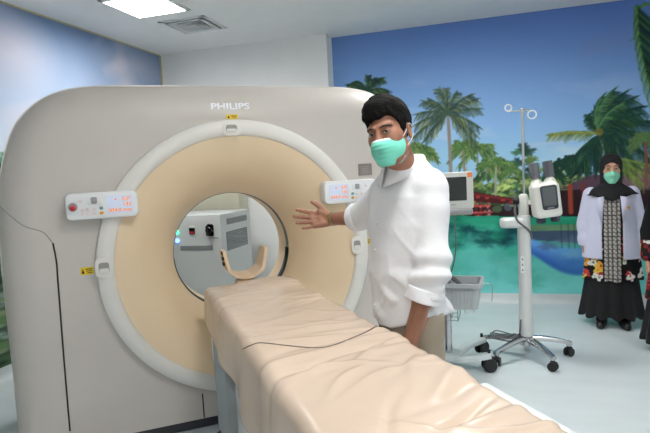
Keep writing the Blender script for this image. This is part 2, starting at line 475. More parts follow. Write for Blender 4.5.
def paint_back(P, a, b):
    x, z = P[:, 0], P[:, 2]
    U, V = proj_arr(P)
    t = np.clip((V - 5) / 150, 0, 1)[:, None]
    sky = np.array([82, 112, 176]) * (1 - t) + np.array([146, 188, 226]) * t
    c = sky
    cl = np.clip(fbm(U * .6, V * 2.2, .05, 3) - .25, 0, 1) * np.clip((V - 60) / 80, 0, 1) * .5
    c = c + (np.array([205, 212, 225]) - c) * np.clip(cl, 0, .45)[:, None]
    p = Paint(P, c); r = p.r
    p.stroke([(520, 147), (548, 143), (580, 139)], 2.2, 1.0, (178, 195, 220), .6, 2)
    p.stroke([(585, 50), (640, 32)], 6, 8, (118, 130, 170), .25, 6)
    DG = [(30, 52, 44), (42, 68, 46), (84, 106, 60), (28, 48, 52)]
    LG = [(62, 96, 54), (110, 134, 70), (44, 76, 50), (146, 160, 98)]
    BK = [(24, 52, 44), (30, 66, 54), (48, 84, 48), (22, 40, 50)]
    # tree bank behind the water
    for i in range(560):
        xx = r.uniform(300, 680); tp = 168 + 14 * math.sin(xx * .045) + 8 * math.sin(xx * .13)
        yy = r.uniform(tp, 222); g = LG if r.rand() < .6 else DG
        p.blob(xx, yy, r.uniform(3, 8), r.uniform(2, 5), np.array(g[r.randint(4)]) * r.uniform(.8, 1.4), .85, .5, .5)
    for (xx, yy, L, by) in ((425, 153, 15, 215), (477, 150, 19, 205), (500, 164, 14, 200), (463, 148, 15, 195), (412, 150, 16, 215), (487, 166, 12, 205), (512, 171, 11, 205), (400, 160, 14, 210), (380, 150, 14, 210), (345, 155, 14, 210)):
        p.palm(xx, yy, L, 11, LG if r.rand() < .5 else DG, (xx + r.uniform(-2, 2), by), 1.1)
    for i in range(420):
        xx = r.uniform(410, 640); yy = r.uniform(176, 206)
        p.blob(xx, yy, r.uniform(2, 5), r.uniform(1.5, 4), np.array(LG[r.randint(4)]) * r.uniform(.6, 1.35), .8, .5, .5)
    for xx in (466, 496): p.stroke([(xx, 168), (xx + r.uniform(-1, 1), 202)], .9, 1.1, (150, 148, 130))
    p.palm(448, 114, 35, 15, [(52, 72, 62), (74, 92, 66), (118, 126, 76), (40, 58, 60)], (451, 210), 1.9, -40, 220, .28, tcol=(132, 124, 116))
    p.palm(368, 92, 27, 11, DG, (372, 215), 1.8, -10, 200, .5)
    # thin palms behind the injector
    for (xx, yy) in ((560, 165), (571, 160), (580, 168), (553, 172)): p.palm(xx, yy, 11, 12, BK + DG[:1], (xx + 1, 200), .8)
    # red roofed pavilion over the water
    p.poly([(440, 203), (548, 208), (548, 222), (440, 224)], (42, 30, 30))
    p.poly([(458, 191), (472, 191.5), (545, 203), (545, 208), (458, 200)], (72, 30, 33))
    p.stroke([(458, 192), (545, 204.5)], 1.0, 1.0, (108, 42, 44))
    for (xx, yy) in ((478, 197), (503, 200), (487, 198), (512, 202)): p.blob(xx, yy, 2.4, 1.3, (176, 58, 52), .8)
    for xx in (470, 476, 481, 488, 515, 538): p.stroke([(xx, 202), (xx, 220)], .6, .6, (140, 48, 48), .8)
    for k in range(26): p.stroke([(r.uniform(458, 492), r.uniform(206, 218))] * 2, .9, .9, [(196, 70, 66), (205, 194, 190), (60, 34, 36), (44, 32, 32)][r.randint(4)], .8)
    p.stroke([(470, 206), (490, 206)], .8, .8, (205, 70, 66)); p.stroke([(468, 213), (492, 212)], .7, .7, (205, 80, 76))
    p.blob(497, 209, 5, 3.5, (74, 96, 70), .8); p.blob(508, 207, 4, 4, (90, 108, 128), .6)
    for k in range(60): p.blob(r.uniform(425, 462), r.uniform(208, 220), r.uniform(2, 4), r.uniform(1.5, 3), np.array(LG[r.randint(4)]) * r.uniform(.7, 1.2), .8, .5, .4)
    # right pavilion
    p.poly([(556, 190), (660, 186), (660, 218), (556, 216)], (44, 30, 34))
    p.poly([(560, 189), (588, 176), (640, 168), (662, 172), (662, 190), (600, 191)], (84, 62, 76))
    p.poly([(600, 191), (640, 168), (662, 174), (662, 186)], (112, 86, 100))
    p.stroke([(570, 186), (571, 212)], 2.4, 2.4, (146, 62, 46)); p.stroke([(583, 184), (583, 212)], 1.5, 1.5, (120, 52, 44))
    for k in range(40): p.blob(r.uniform(630, 665), r.uniform(196, 290), r.uniform(3, 6), r.uniform(3, 6), np.array(BK[r.randint(4)]) * r.uniform(.8, 1.6), .8, .5, .4)
    # water
    k = p.V > 216 + .004 * (p.U - 480)
    t = np.clip((p.V - 216) / 80, 0, 1)
    t = t ** .7; wc = np.array([30, 124, 98]) * (1 - t)[:, None] + np.array([118, 200, 198]) * t[:, None]
    n = fbm(p.U, p.V * 2.0, .06, 11)[:, None]
    wc = wc + n * np.array([10, 22, 18]) * (1 - .7 * t)[:, None]
    p.c[k] = wc[k]
    for i in range(60):
        xx = r.uniform(430, 535); yy = r.uniform(222, 246)
        p.blob(xx, yy, r.uniform(5, 12), r.uniform(2, 5), [(12, 62, 62), (22, 88, 74), (34, 128, 104), (16, 52, 66)][r.randint(4)], .5, .8, .5)
    for i in range(40):
        xx = r.uniform(430, 535); yy = r.uniform(236, 284)
        p.blob(xx, yy, r.uniform(4, 14), r.uniform(4, 10), [(60, 158, 142), (92, 178, 176), (44, 146, 118), (78, 168, 152)][r.randint(4)], .35, .9, .5)
    p.stroke([(440, 222), (600, 223)], 2.0, 2.0, (36, 140, 104), .6, 2)
    p.poly([(528, 224), (580, 224), (580, 232), (528, 231)], (110, 122, 84), .7)
    p.poly([(528, 219), (582, 219), (582, 224), (528, 225)], (34, 132, 98), .8)
    p.poly([(528, 231), (580, 230), (580, 243), (528, 240)], (60, 62, 92), .8)
    # blue boat mirrored in the water
    for k in range(9):
        q = k / 8; col = np.array([44, 84, 166]) * (1 - q) + np.array([92, 146, 206]) * q
        p.stroke(catmull_px([(528, 250 - 10 * q), (542, 258 - 13 * q), (560, 269 - 20 * q), (584, 273 - 24 * q)]), 2.6, 2.2, col, .75, 1.2)
    for (xx, yy, rx, ry, col) in ((548, 246, 9, 4, (70, 86, 120)), (568, 240, 12, 5, (96, 116, 140)), (574, 254, 10, 4, (110, 160, 190)), (560, 236, 14, 3, (66, 76, 104)), (572, 262, 9, 2.5, (60, 110, 176))):
        p.blob(xx, yy, rx, ry, col, .6, .8, .5)
    for xx in (561, 568, 574): p.stroke([(xx, 224), (xx + 1, 248)], .6, .6, (40, 50, 70), .55)
    # big dark palm on the right
    p.stroke([(602, 134), (608, 150), (606, 175)], 3.2, 3.6, (52, 44, 42))
    for q, L, dr, wi in ((120, 48, .1, .55), (105, 52, .15, .5), (92, 50, .2, .5), (75, 52, .3, .35), (60, 50, .35, .3), (40, 54, .45, .2), (20, 52, .55, .1), (0, 44, .6, .1), (-25, 40, .4, 0), (-50, 36, .3, 0), (215, 34, .3, 0), (235, 34, .2, .1), (255, 34, .1, .2), (135, 30, .1, .3), (50, 40, .3, .3), (85, 38, .2, .4)):
        p.frond(600, 134, q, L, dr, BK, .34, 34, .8, wi)
    for q, L, dr, wi in ((98, 44, .12, .45), (70, 38, .25, .3), (110, 36, .1, .4)):
        p.frond(598, 130, q, L, dr, [(70, 110, 70), (96, 132, 84), (44, 88, 66)], .2, 18, .8, wi)
    p.frond(600, 134, 172, 50, .16, [(118, 128, 62), (148, 152, 86), (84, 104, 52)], .2, 22, 1.1)
    p.blob(599, 132, 4.5, 4, (112, 106, 50), .8)
    p.frond(588, 150, -110, 30, -.2, BK, .3, 18, 1.1)
    for q in (-35, -20, -5): p.frond(610, 158, q, 40, .1, [(104, 124, 60), (70, 96, 52), (130, 140, 78)], .22, 18, .9)
    p.palm(645, 140, 15, 12, [(70, 100, 62), (96, 118, 70)], (646, 185), 1.6, tcol=(120, 74, 70))
    # palm at the top right whose outer frond hangs into view
    p.palm(690, 22, 46, 15, BK + LG[:1], (712, 225), 3.2, -60, 240, .5, tcol=(96, 84, 76))
    p.stroke([(690, 20), (664, 6), (645, 4), (637, 10)], 1.6, 1.6, (70, 104, 60)); p.stroke([(637, 8), (640, 40), (648, 75), (660, 110)], 3.2, 2.0, (58, 108, 62))
    for i in range(40):
        t = i / 39; x0 = 637 + 2 * t + 21 * t * t; y0 = 8 + 100 * t
        p.stroke([(x0, y0), (x0 + 12, y0 + 10), (x0 + 24, y0 + 34)], 1.6, .6, np.array(BK[r.randint(4)]) * r.uniform(.7, 1.2), .9)
    p.stroke([(636, 8), (638, 40), (645, 75), (656, 108)], 1.2, .9, (112, 150, 84))
    for i in range(30):
        t = i / 29; x0 = 637 + 2 * t + 19 * t * t; y0 = 8 + 100 * t
        p.stroke([(x0, y0), (x0 - 3, y0 + 8), (x0 - 3.5, y0 + 14)], .8, .3, [(70, 112, 66), (96, 132, 78), (40, 78, 56)][i % 3], .9)
    return 255 * np.clip(np.clip(p.c, 0, 255) / 255 * 1.12, 0, .95) ** .98
MZ0 = 0.1
tag(mural_obj('wall_mural', (XS + .005, YF - .003, MZ0), (XR - XS - .01, 0, 0), (0, 0, CEIL - MZ0 - .004), 425, 286, paint_back, m_print, (0, .0025, 0)),
    'large printed mural of palm trees and turquoise lagoon covering the back wall', 'mural')
def paint_left(P, a, b):
    U, V = proj_arr(P); y, z = P[:, 1], P[:, 2]
    t = np.clip((2.95 - z) / 1.3, 0, 1)[:, None]
    c = np.array([114, 140, 182]) * (1 - t) + np.array([218, 228, 244]) * t
    n = fbm(y * 1.0, z * 1.3, 2.2, 21)
    m = np.clip((n - .15) * 1.6, 0, 1)
    m = np.maximum(m, np.clip(1.2 - np.hypot((y - 3.45) / .5, (z - 2.6) / .35), 0, 1) * .9)
    m = np.maximum(m, np.clip(1.1 - np.hypot((y - 5.1) / .7, (z - 2.75) / .2), 0, 1) * .6)
    c = c + (np.array([206, 204, 218]) - c) * (m * .9)[:, None]
    p = Paint(P, c); r = p.r
    def dab(yy, zz, ry, rz, col, al=.85):
        k = np.nonzero((np.abs(y - yy) < ry) & (np.abs(z - zz) < rz))[0]
        if len(k):
            d = np.hypot((y[k] - yy) / ry, (z[k] - zz) / rz); p.blend(k, np.clip((1 - d) * 3, 0, 1) * al, col)
    G = [(60, 104, 70), (40, 78, 56), (92, 136, 96), (120, 158, 120), (30, 58, 46)]
    for i in range(900):
        yy = r.uniform(1.2, 3.95); zz = r.uniform(.95, 1.62 + .18 * math.sin(yy * 6))
        dab(yy, zz, r.uniform(.03, .09), r.uniform(.02, .06), np.array(G[r.randint(5)]) * r.uniform(.8, 1.2))
    k = z < 1.0; p.c[k] = np.array([70, 98, 66])
    for i in range(700):
        zz = r.uniform(.1, 1.0); g = [(96, 128, 84), (52, 74, 56), (134, 150, 116), (40, 56, 50), (150, 168, 170)][r.randint(5)]
        dab(r.uniform(1.2, 5.5), zz, r.uniform(.08, .3), r.uniform(.01, .03), g)
    return 255 * (np.clip(p.c, 0, 255) / 255) ** .9
tag(mural_obj('wall_mural', (XL + .003, YW - .005, MZ0), (0, 1.2 - YW, 0), (0, 0, CEIL - MZ0 - .004), 260, 200, paint_left, m_print, (-.0025, 0, 0)),
    'printed mural of cloudy blue sky and garden along the left wall', 'mural')
struct('trim_1', MB().box((XL + .012, YW - .011, (CEIL + .1) / 2), (.016, .02, CEIL - .12), .003), m_trimy)
struct('trim_2', MB().box((XL + .011, (YW + 1.0) / 2, CEIL - .006), (.02, YW - 1.05, .010), .003), m_trimy)

# ---------------------------------------------------------------- ceiling lamps and air diffuser
m_lamp = mat('lamp_diffuser', (245, 248, 255), 0.4, emit=(255, 253, 249), estr=LAMP_EMISSION)
m_frame = mat('lamp_frame', (225, 227, 228), 0.4)
lamp_labels = ['recessed square ceiling lamp beside the air vent, above the left mural', 'recessed square ceiling lamp in front of the palm mural', 
               'recessed square ceiling lamp above the patient table', 'recessed square ceiling lamp on the right side of the room', 'unseen square ceiling lamp added as fill light behind the camera on the right']
for (x, y), lb in zip(TROFFERS, lamp_labels):
    t = thing('ceiling_light', lb, 'ceiling light', (x, y, CEIL), 0, 'recessed ceiling lamps')
    f = MB(); L = LW - .002
    for sx in (-1, 1):
        f.box((sx * (L - .006), 0, .05), (.012, 2 * L, .128)); f.box((0, sx * (L - .006), .05), (2 * L, .012, .128))
        f.box((sx * (L + .004), 0, -.005), (.03, 2 * L + .038, .006)); f.box((0, sx * (L + .004), -.005), (2 * L + .038, .03, .006))
    obj('lamp_frame', f, m_frame, t)
    obj('diffuser', MB().box((0, 0, .045), (2 * L - .026, 2 * L - .026, .012)), m_lamp, t)
m_vd = mat('vent_dark', (40, 42, 44), 0.6); m_vw = mat('vent_white', (214, 218, 220), 0.45)
t = thing('air_vent', 'square white ceiling air vent with dark angled louvres next to the lamp', 'air vent', (VENT[0], VENT[1], CEIL))
f = MB(); s = VENT[2]
for k, (h, z) in enumerate(((s, -.004), (s - .05, -.010))):
    for sx in (-1, 1):
        f.box((sx * (h - .014), 0, z), (.028, 2 * h, .008)); f.box((0, sx * (h - .014), z), (2 * h, .028, .008))
obj('vent_frame', f, m_vw, t)
for k in range(4):
    h = .155 - k * .038; q = MB()
    lo, hi = -.012, .032
    v = [(-h, -h, lo), (h, -h, lo), (h, h, lo), (-h, h, lo), (-h + .026, -h + .026, hi), (h - .026, -h + .026, hi), (h - .026, h - .026, hi), (-h + .026, h - .026, hi)]
    fs = [(i, (i + 1) % 4, 4 + (i + 1) % 4, 4 + i) for i in range(4)]
    o = obj('louvre', q.add(v, fs), m_vw, t)
    sm = o.modifiers.new('thick', 'SOLIDIFY'); sm.thickness = .003
obj('vent_backing', MB().box((0, 0, .1), (.38, .38, .01)), m_vd, t)

# ================================================================ CT SCANNER
m_body = mat('scanner_shell', (200, 194, 188), 0.42, var=0.01, spec=0.45)
m_ring = mat('scanner_ring', (224, 222, 217), 0.35, var=0.01)
m_cone = mat('bore_cream', (232, 210, 178), 0.4, var=0.012)
m_dark = mat('dark_gap', (26, 27, 28), 0.6)
m_plinth = mat('plinth_dark', (52, 54, 60), 0.5)
m_black = mat('gloss_black', (18, 18, 20), 0.2)
m_greyband = mat('scan_window_grey', (120, 122, 122), 0.25)
m_white_plastic = mat('white_plastic', (226, 228, 230), 0.35, var=0.01)
m_logo = mat('logo_white', (244, 246, 255), 0.4)
m_yellow = mat('yellow_sticker', (232, 200, 40), 0.5); m_blackink = mat('black_ink', (30, 28, 24), 0.6)
m_lcd = mat('lcd_backlit', (196, 204, 222), 0.25, emit=(190, 202, 228), estr=0.25)
m_digit = mat('amber_digits', (236, 140, 60), 0.4, emit=(255, 140, 50), estr=.35)
m_red = mat('red_button', (200, 40, 48), 0.3); m_teal = mat('teal_button', (90, 150, 152), 0.4); m_amber = mat('amber_button', (214, 150, 40), 0.4)
m_pink = mat('pale_button', (232, 220, 220), 0.4); m_grey = mat('mid_grey_plastic', (150, 150, 152), 0.45)
m_socket = mat('socket_grey', (150, 147, 142), 0.45)
m_plate = mat('name_plate', (128, 118, 112), 0.4)
ISO = 1.0
AX_RZ = math.atan2(.6, .8)
GO = Vector((0.8 * .605 + .6 * -3.05, .6 * .605 + -.8 * -3.05, 0))
GM = Matrix.Translation(GO) @ Matrix.Rotation(AX_RZ, 4, 'Z'); GI = GM.inverted()
def G(u, v, y):      # point of the scanner frame on its plane y = const seen at a photo point
    n = GM.to_3x3() @ Vector((0, 1, 0)); p = GM @ Vector((0, y, 0))
    return GI @ Vector(on_plane(u, v, p, n))
gantry = thing('ct_scanner', 'large warm grey ring shaped CT scanner with a cream tunnel opening', 'medical scanner', GO, AX_RZ)
half_ = [(0, 2.012), (.35, 2.012), (.6, 2.011), (.75, 2.006), (.88, 1.985), (.98, 1.945), (1.07, 1.872), (1.14, 1.78), (1.195, 1.65), (1.235, 1.48), (1.25, 1.3), (1.258, 1.0), (1.258, .7), (1.254, .3), (1.25, .10), (1.22, .07), (1.1, .07), (.6, .07), (0, .07)]
half = [(x * 1.018, z + (.014 if z > 1.7 else 0)) for x, z in half_]
def catmull(p, n):
    p = np.array(p, float); out = []
    for i in range(len(p) - 1):
        a, b, c, d = p[max(i - 1, 0)], p[i], p[i + 1], p[min(i + 2, len(p) - 1)]
        for t in np.linspace(0, 1, n, endpoint=False):
            out.append(.5 * (2 * b + (c - a) * t + (2 * a - 5 * b + 4 * c - d) * t * t + (3 * b - a - 3 * c + d) * t ** 3))
    return np.array(out + [p[-1]])
hp = np.concatenate([catmull(half[:15], 12), catmull(half[15:], 8)])
full = np.concatenate([hp, (hp * [-1, 1])[::-1][1:-1]])
NA = 240
ang = np.unwrap(np.arctan2(full[:, 1] - ISO, full[:, 0]))
order = np.argsort(ang); aa = ang[order]; ff = full[order]
tgt = np.linspace(0, 2 * math.pi, NA, endpoint=False) + aa[0]
aa2 = np.append(aa, aa[0] + 2 * math.pi); ff2 = np.vstack([ff, ff[:1]])
OUT = np.stack([np.interp(tgt, aa2, ff2[:, 0]), np.interp(tgt, aa2, ff2[:, 1])], -1)
tan = np.roll(OUT, -1, 0) - np.roll(OUT, 1, 0); tan /= np.linalg.norm(tan, axis=1)[:, None]
NRM = np.stack([tan[:, 1], -tan[:, 0]], -1)
DIRS = np.stack([np.cos(tgt), np.sin(tgt)], -1)
def inset(d):
    dd = np.full(NA, d)
    low = np.clip((OUT[:, 1] - .07) / .25, 0, 1)
    flat = (OUT[:, 1] < .09)
    dd = np.where(flat, min(d, .02), dd)
    P = OUT - NRM * dd[:, None]
    lowp = OUT[:, 1] < .4
    P[lowp, 0] = np.clip(OUT[lowp, 0], -(1.2806 - d), 1.2806 - d); P[lowp, 1] = OUT[lowp, 1]
    return P
FI, FD, DEPTH = .21, .19, .92
layers = []
circ = lambda r: DIRS * r + [0, ISO]
layers.append((circ(.795), .06)); layers.append((circ(.800), .028))
base_in = inset(FI)
for k in np.linspace(.25, 1, 4): layers.append((circ(.8) * (1 - k) + base_in * k, .03))
for ph in np.linspace(0, 90, 13)[1:]:
    q = math.radians(ph); layers.append((inset(FI * (1 - math.sin(q))), .03 + FD * (1 - math.cos(q))))
for ph in np.linspace(90, 0, 9):
    q = math.radians(ph); layers.append((inset(.12 * (1 - math.sin(q))), DEPTH - .12 * (1 - math.cos(q))))
layers.append((circ(.64), DEPTH)); layers.append((circ(.63), DEPTH - .01))
v = []; f = []
for P, y in layers: v += [(p[0], y, p[1]) for p in P]
for i in range(len(layers) - 1):
    for j in range(NA):
        j2 = (j + 1) % NA; f.append((i * NA + j, i * NA + j2, (i + 1) * NA + j2, (i + 1) * NA + j))
shell = obj('shell', MB().add(v, f), m_body, gantry, ang=50)
_b = bmesh.new(); _b.from_mesh(shell.data); BV = BVHTree.FromBMesh(_b); _b.free()
def surf(x, z, off=0.0):
    h, n, i, d = BV.ray_cast(Vector((x, -1, z)), Vector((0, 1, 0)))
    return (h.y if h else 0.25) - off, n
LY = Matrix(((1, 0, 0, 0), (0, 0, 1, ISO * 0), (0, 1, 0, 0), (0, 0, 0, 1)))   # lathe axis z -> y
LM = Matrix.Translation((0, 0, ISO)) @ LY
obj('front_ring', MB().lathe([(.71, .03), (.708, .0), (.716, -.012), (.74, -.020), (.775, -.016), (.797, -.002), (.803, .03)], 160, LM, cap=False), m_ring, gantry)
pr = []
for t in np.linspace(0, 1, 18):
    a = math.radians(90 * (1 - t)); e = (.71 - .335 * math.cos(a), .36 - .36 * math.sin(a)); l = (.71 - .335 * t, .36 * t)
    pr.append((e[0] * .6 + l[0] * .4, e[1] * .6 + l[1] * .4))
fun = obj('bore_funnel', MB().lathe([(.712, .02)] + pr, 160, LM, cap=False), m_cone, gantry, ang=60)
obj('bore_tube', MB().lathe([(.375, .40), (.375, .60)], 120, LM, cap=False), m_cone, gantry)
obj('rear_funnel', MB().lathe([(.375, .60), (.40, .66), (.48, .78), (.56, .86), (.64, .925)], 120, LM, cap=False), m_cone, gantry)
obj('scan_window', MB().lathe([(.3755, .355), (.372, .36), (.372, .41), (.3755, .415)], 80, LM, cap=False, a0=math.radians(-3), a1=math.radians(183)), m_greyband, gantry, label='upper half of the scan window with its reflection painted grey')  # clear window's reflection painted as a grey upper and a black lower half
obj('scan_window', MB().lathe([(.3755, .352), (.370, .36), (.370, .42), (.3755, .425)], 80, LM, cap=False, a0=math.radians(183), a1=math.radians(357)), m_black, gantry, label='lower half of the scan window with its dark reflection painted black')
obj('laser_port', MB().cyl((-.02, .247, 1.512), (-.02, .275, 1.507), .008, 14), m_black, gantry)
obj('plinth', MB().box((0, .46, .036), (2.3, .8, .07), .01), m_plinth, gantry)
# seams of the covers
def seam(pts, r=.005, m=m_dark, name='seam', off=0.0):
    c = catmull(pts, 10); q = []
    for x, z in c:
        y, n = surf(x, z); q.append((x, y - off, z))
    return obj(name, MB().tube(q, r, 8), m, gantry)
def gp(u, v, y=.06): p = G(u, v, y); return (p.x, p.z)
sl = [gp(1, 206, .14), gp(12, 216, .09), gp(25, 226, .05), (gp(43, 232, .04)), gp(53, 243, .035), gp(56.5, 262, .03), gp(58, 282, .03), gp(64, 360, .03), gp(70, 431, .03)]
m_groove = mat('cover_groove', (150, 147, 143), .5)
for sg in (1, -1):
    pp = [(sg * x, z) for x, z in sl]; seam(pp[:5], .003, m_groove); seam(pp[4:], .0045)
x0 = gp(203, 400, .03)[0]
seam([(x0, .075), (x0, .22)], .004)
# thin moulding line where the front cover meets the rear cover
q = MB(); ring = inset(.014); pts = [(p[0], .03 + FD * .62, p[1]) for p in ring if p[1] > 1.0]
pts = sorted(pts, key=lambda p: math.atan2(p[2] - ISO, p[0]))
obj('seam', q.tube([(p[0], p[1], p[2]) for p in pts], .0035, 6), m_ring, gantry)
# logo and stickers
p = G(211, 109.5, .04); y, n = surf(0, 1.86)
lw = G(249.5, 109.5, .04).x - p.x
lm = Matrix.Translation((p.x, surf(p.x + lw / 2, 1.855)[0] - .002, p.z)) @ Matrix.Rotation(-.22, 4, 'X') @ FACE
lt = text_mesh('maker_logo', 'PHILIPS', .052, m_logo, gantry, lm, .0015, .0014)
bx = [vv.co.x for vv in lt.data.vertices]; s = lw / (max(bx) - min(bx))
for vv in lt.data.vertices: vv.co.x = p.x + (vv.co.x - min(bx)) * s
def sticker(u0, v0, u1, v1, y0=.03, name='warning_sticker'):
    a = G(u0, v0, y0); b = G(u1, v1, y0); cx, cz = (a.x + b.x) / 2, (a.z + b.z) / 2
    ww, hh = abs(b.x - a.x), abs(b.z - a.z); yy, n = surf(cx, cz)
    tl = math.atan2(-n.z, abs(n.y)) if n else 0
    M = Matrix.Translation((cx, yy, cz)) @ Matrix.Rotation(-abs(tl) if n.z > 0 else 0, 4, 'X') @ FACE
    o = obj(name, MB().prism(rrect(ww, hh, .004), 0, .002, M), m_yellow, gantry)
    ink = MB().prism([(-ww * .42, -hh * .3), (-ww * .18, -hh * .3), (-ww * .3, hh * .32)], .002, .0026, M)
    for k in range(3): ink.box((ww * (.14 + .02 * k), hh * (.25 - .25 * k), .0023), (ww * (.5 - .08 * k), hh * .1, .0006), 0, M)
    obj('printed_text', ink, m_blackink, o)
sticker(226, 114.5, 238, 119); sticker(80, 268, 94, 274); sticker(361, 239, 371, 244)
# recessed grips in the ring
def grip(u, v, w_=.085, h_=.062):
    a = G(u, v, -.02); M = Matrix.Translation((a.x, -.0185, a.z)) @ FACE
    o = obj('grip_socket', MB().prism(rrect(w_ * 1.25, h_ * 1.3, .03), 0, .004, M, .0015), m_ring, gantry)
    obj('grip_recess', MB().prism(rrect(w_ * .75, h_ * .68, .014), .003, .0048, M), m_socket, o)
    obj('grip_lip', MB().prism(rrect(w_ * .68, h_ * .3, .008, cy=-h_ * .17), .0045, .007, M, .002), m_ring, o)
grip(231.5, 128.5); grip(104, 268, .07, .085); grip(357, 245, .06, .085)
# name plate at the right
a = G(358, 164, .03); b = G(372, 175, .03)
npm = Matrix.Translation(((a.x + b.x) / 2, .03, (a.z + b.z) / 2)) @ FACE
pl = obj('name_plate', MB().prism(rrect(b.x - a.x, a.z - b.z, .003), 0, .003, npm), m_plate, gantry)
ink = MB()
for k in range(4): ink.box((-.004, .018 - .012 * k, .0033), (.05 - .006 * (k % 2), .003, .0006), 0, npm)
obj('printed_text', ink, m_grey, pl)
# control panels
def panel(x0, x1, z0, z1, mir):
    cx, cz = (x0 + x1) / 2, (z0 + z1) / 2; w_, h_ = x1 - x0, z1 - z0; s = -1 if mir else 1
    M = Matrix.Translation((cx, -.048, cz)) @ FACE
    P = obj('control_panel', MB().prism(rrect(w_, h_, .028), -.085, .0, M, .008), m_white_plastic, gantry)
    sx = s * w_ * .235
    d = obj('display', MB().prism(rrect(w_ * .36, h_ * .68, .006, cx=sx), .0, .002, M), m_lcd, P)
    for k, tx in enumerate(('0.0°', '143', '534.0 mm')):
        Mt = M @ Matrix.Translation((sx + w_ * .165, h_ * (.14 - .205 * k), .0022))
        text_mesh('readout', tx, h_ * .2, m_digit, d, Mt, .0004, .0006, 'RIGHT')
    for (dx, dy) in ((-.05, .2), (-.12, -.22)): obj('indicator', MB().cyl((sx + w_ * dx, h_ * dy, .002), (sx + w_ * dx, h_ * dy, .0035), .005, 10, M=M), m_digit, d)
    ex = -s * w_ * .4 
    e = obj('emergency_stop_surround', MB().lathe([(.022, 0), (.022, .004), (.018, .006), (.0, .004)], 28, M @ Matrix.Translation((ex, 0, 0)), cap=False), m_grey, P)
    obj('emergency_stop_button', MB().lathe([(.0135, .003), (.0142, .014), (.011, .019), (0, .021)], 24, M @ Matrix.Translation((ex, -h_ * .03, 0)), cap=False), m_red, e)
    px = -s * w_ * .11
    k_ = obj('pad_button', MB().prism(rrect(w_ * .19, h_ * .3, .014, cx=px, cy=h_ * .2), 0, .004, M, .0015), m_white_plastic, P)
    obj('pad_centre', MB().prism(rrect(w_ * .085, h_ * .24, .008, cx=px, cy=h_ * .21), .004, .008, M, .002), m_grey, k_)
    for (bx_, by_, mm) in ((-.29, .22, m_pink), (-.27, -.14, m_pink), (-.2, -.12, m_pink), (-.27, -.28, m_pink), (-.2, -.28, m_pink), (-.105, -.12, m_pink), (-.105, -.28, m_pink), (-.02, -.1, m_teal), (-.02, -.28, m_amber)):
        obj('button', MB().prism(rrect(.018, .015, .005, cx=s * bx_ * w_ * 1.0, cy=by_ * h_), 0, .005, M, .0015), mm, P)
a = G(64, 195, -.05); b = G(139.5, 217, -.05); panel(a.x, b.x, 1.291, 1.431, False)
a = G(324, 181, -.05); panel(a.x, a.x + (b.x - G(64, 195, -.05).x), 1.276, 1.414, True)

# ================================================================ PATIENT TABLE
m_cover = mat('beige_vinyl', (205, 185, 167), 0.26, var=0.03, scale=4, bump=0.12, bscale=9, spec=0.45)
m_side = mat('table_side_white', (205, 205, 205), 0.45)
m_bellow = mat('bellows_blue_grey', (158, 164, 166), 0.6)
m_strip = mat('rail_grey', (148, 152, 160), 0.4)
table = thing('patient_table', 'long patient table under a wrinkled beige vinyl cover reaching into the scanner', 'patient table', GM @ Vector((0.02, -1.4, 0)), AX_RZ)
TM = GM @ Matrix.Identity(4)
def TL(o):   # parts are modelled in scanner coordinates, then parented to the table's own origin
    o.location = (-.02, 1.4, 0); return o
TZ = .85; Y0, Y1 = 0.02, -2.62; XLf, XRt = -.245, .295
def cover_pt(a, y):
    # a: arc parameter across the cover, from the left hem over the top to the right hem
    w_ = XRt - XLf; r = .035; hem = .215
    if y > -.5: hemL = .15 + .17 * min(.5, max(0, -y)) + .008 * math.sin(y * 9)
    else: hemL = .235 + .03 * math.sin(y * 3.1) + .05 * max(0, min(1, (-y - .8) / .8))
    top = w_ - 2 * r; arc = r * math.pi / 2; tot = hemL + arc + top + arc + hem
    s = a * tot
    if s < hemL: x, z, nx, nz = XLf, TZ - r - (hemL - s), -1, 0; x -= .012 * (1 - s / hemL) 
    elif s < hemL + arc:
        q = (s - hemL) / r; x, z = XLf + r - r * math.cos(q), TZ - r + r * math.sin(q); nx, nz = -math.cos(q), math.sin(q)
    elif s < hemL + arc + top: x, z, nx, nz = XLf + r + s - hemL - arc, TZ, 0, 1
    elif s < hemL + 2 * arc + top:
        q = (s - hemL - arc - top) / r; x, z = XRt - r + r * math.sin(q), TZ - r + r * math.cos(q); nx, nz = math.sin(q), math.cos(q)
    else: x, z, nx, nz = XRt, TZ - r - (s - hemL - 2 * arc - top), 1, 0
    return x, z, nx, nz
rw = np.random.RandomState(12)
folds = []
for i in range(62):
    y0 = rw.uniform(Y1, Y0 - .05); x0 = rw.uniform(-.2, .3)
    folds.append((x0, y0, rw.normal(.0, .28) + (.25 if y0 < -1.0 else -.1), rw.uniform(.09, .26), rw.uniform(.012, .028), rw.uniform(.006, .017) * (1 if rw.rand() < .75 else -1)))
NX, NY = 120, 330
V = []; F = []
for j in range(NY):
    y = Y0 + (Y1 - Y0) * j / (NY - 1)
    endf = min(1, (Y0 - y) / .03); endf = math.sqrt(max(0, 1 - (1 - endf) ** 2))
    for i in range(NX):
        x, z, nx, nz = cover_pt(i / (NX - 1), y)
        V.append((x, y, z, nx, nz, endf))
V = np.array(V); d = np.zeros(len(V))
side = V[:, 4] < .3
for (fx, fy, fa, fl, fw, fh) in folds:
    u = (V[:, 0] - fx) * math.cos(fa) + (V[:, 1] - fy) * math.sin(fa); w2 = -(V[:, 0] - fx) * math.sin(fa) + (V[:, 1] - fy) * math.cos(fa)
    w2 = w2 + .05 * np.sin(u * 9 + fy * 5)
    fh = fh * (.32 if fy > -1.0 else .8)
    d += fh * np.exp(-(u / fl) ** 2 - (w2 / fw) ** 2) * np.where(side, .5, 1)
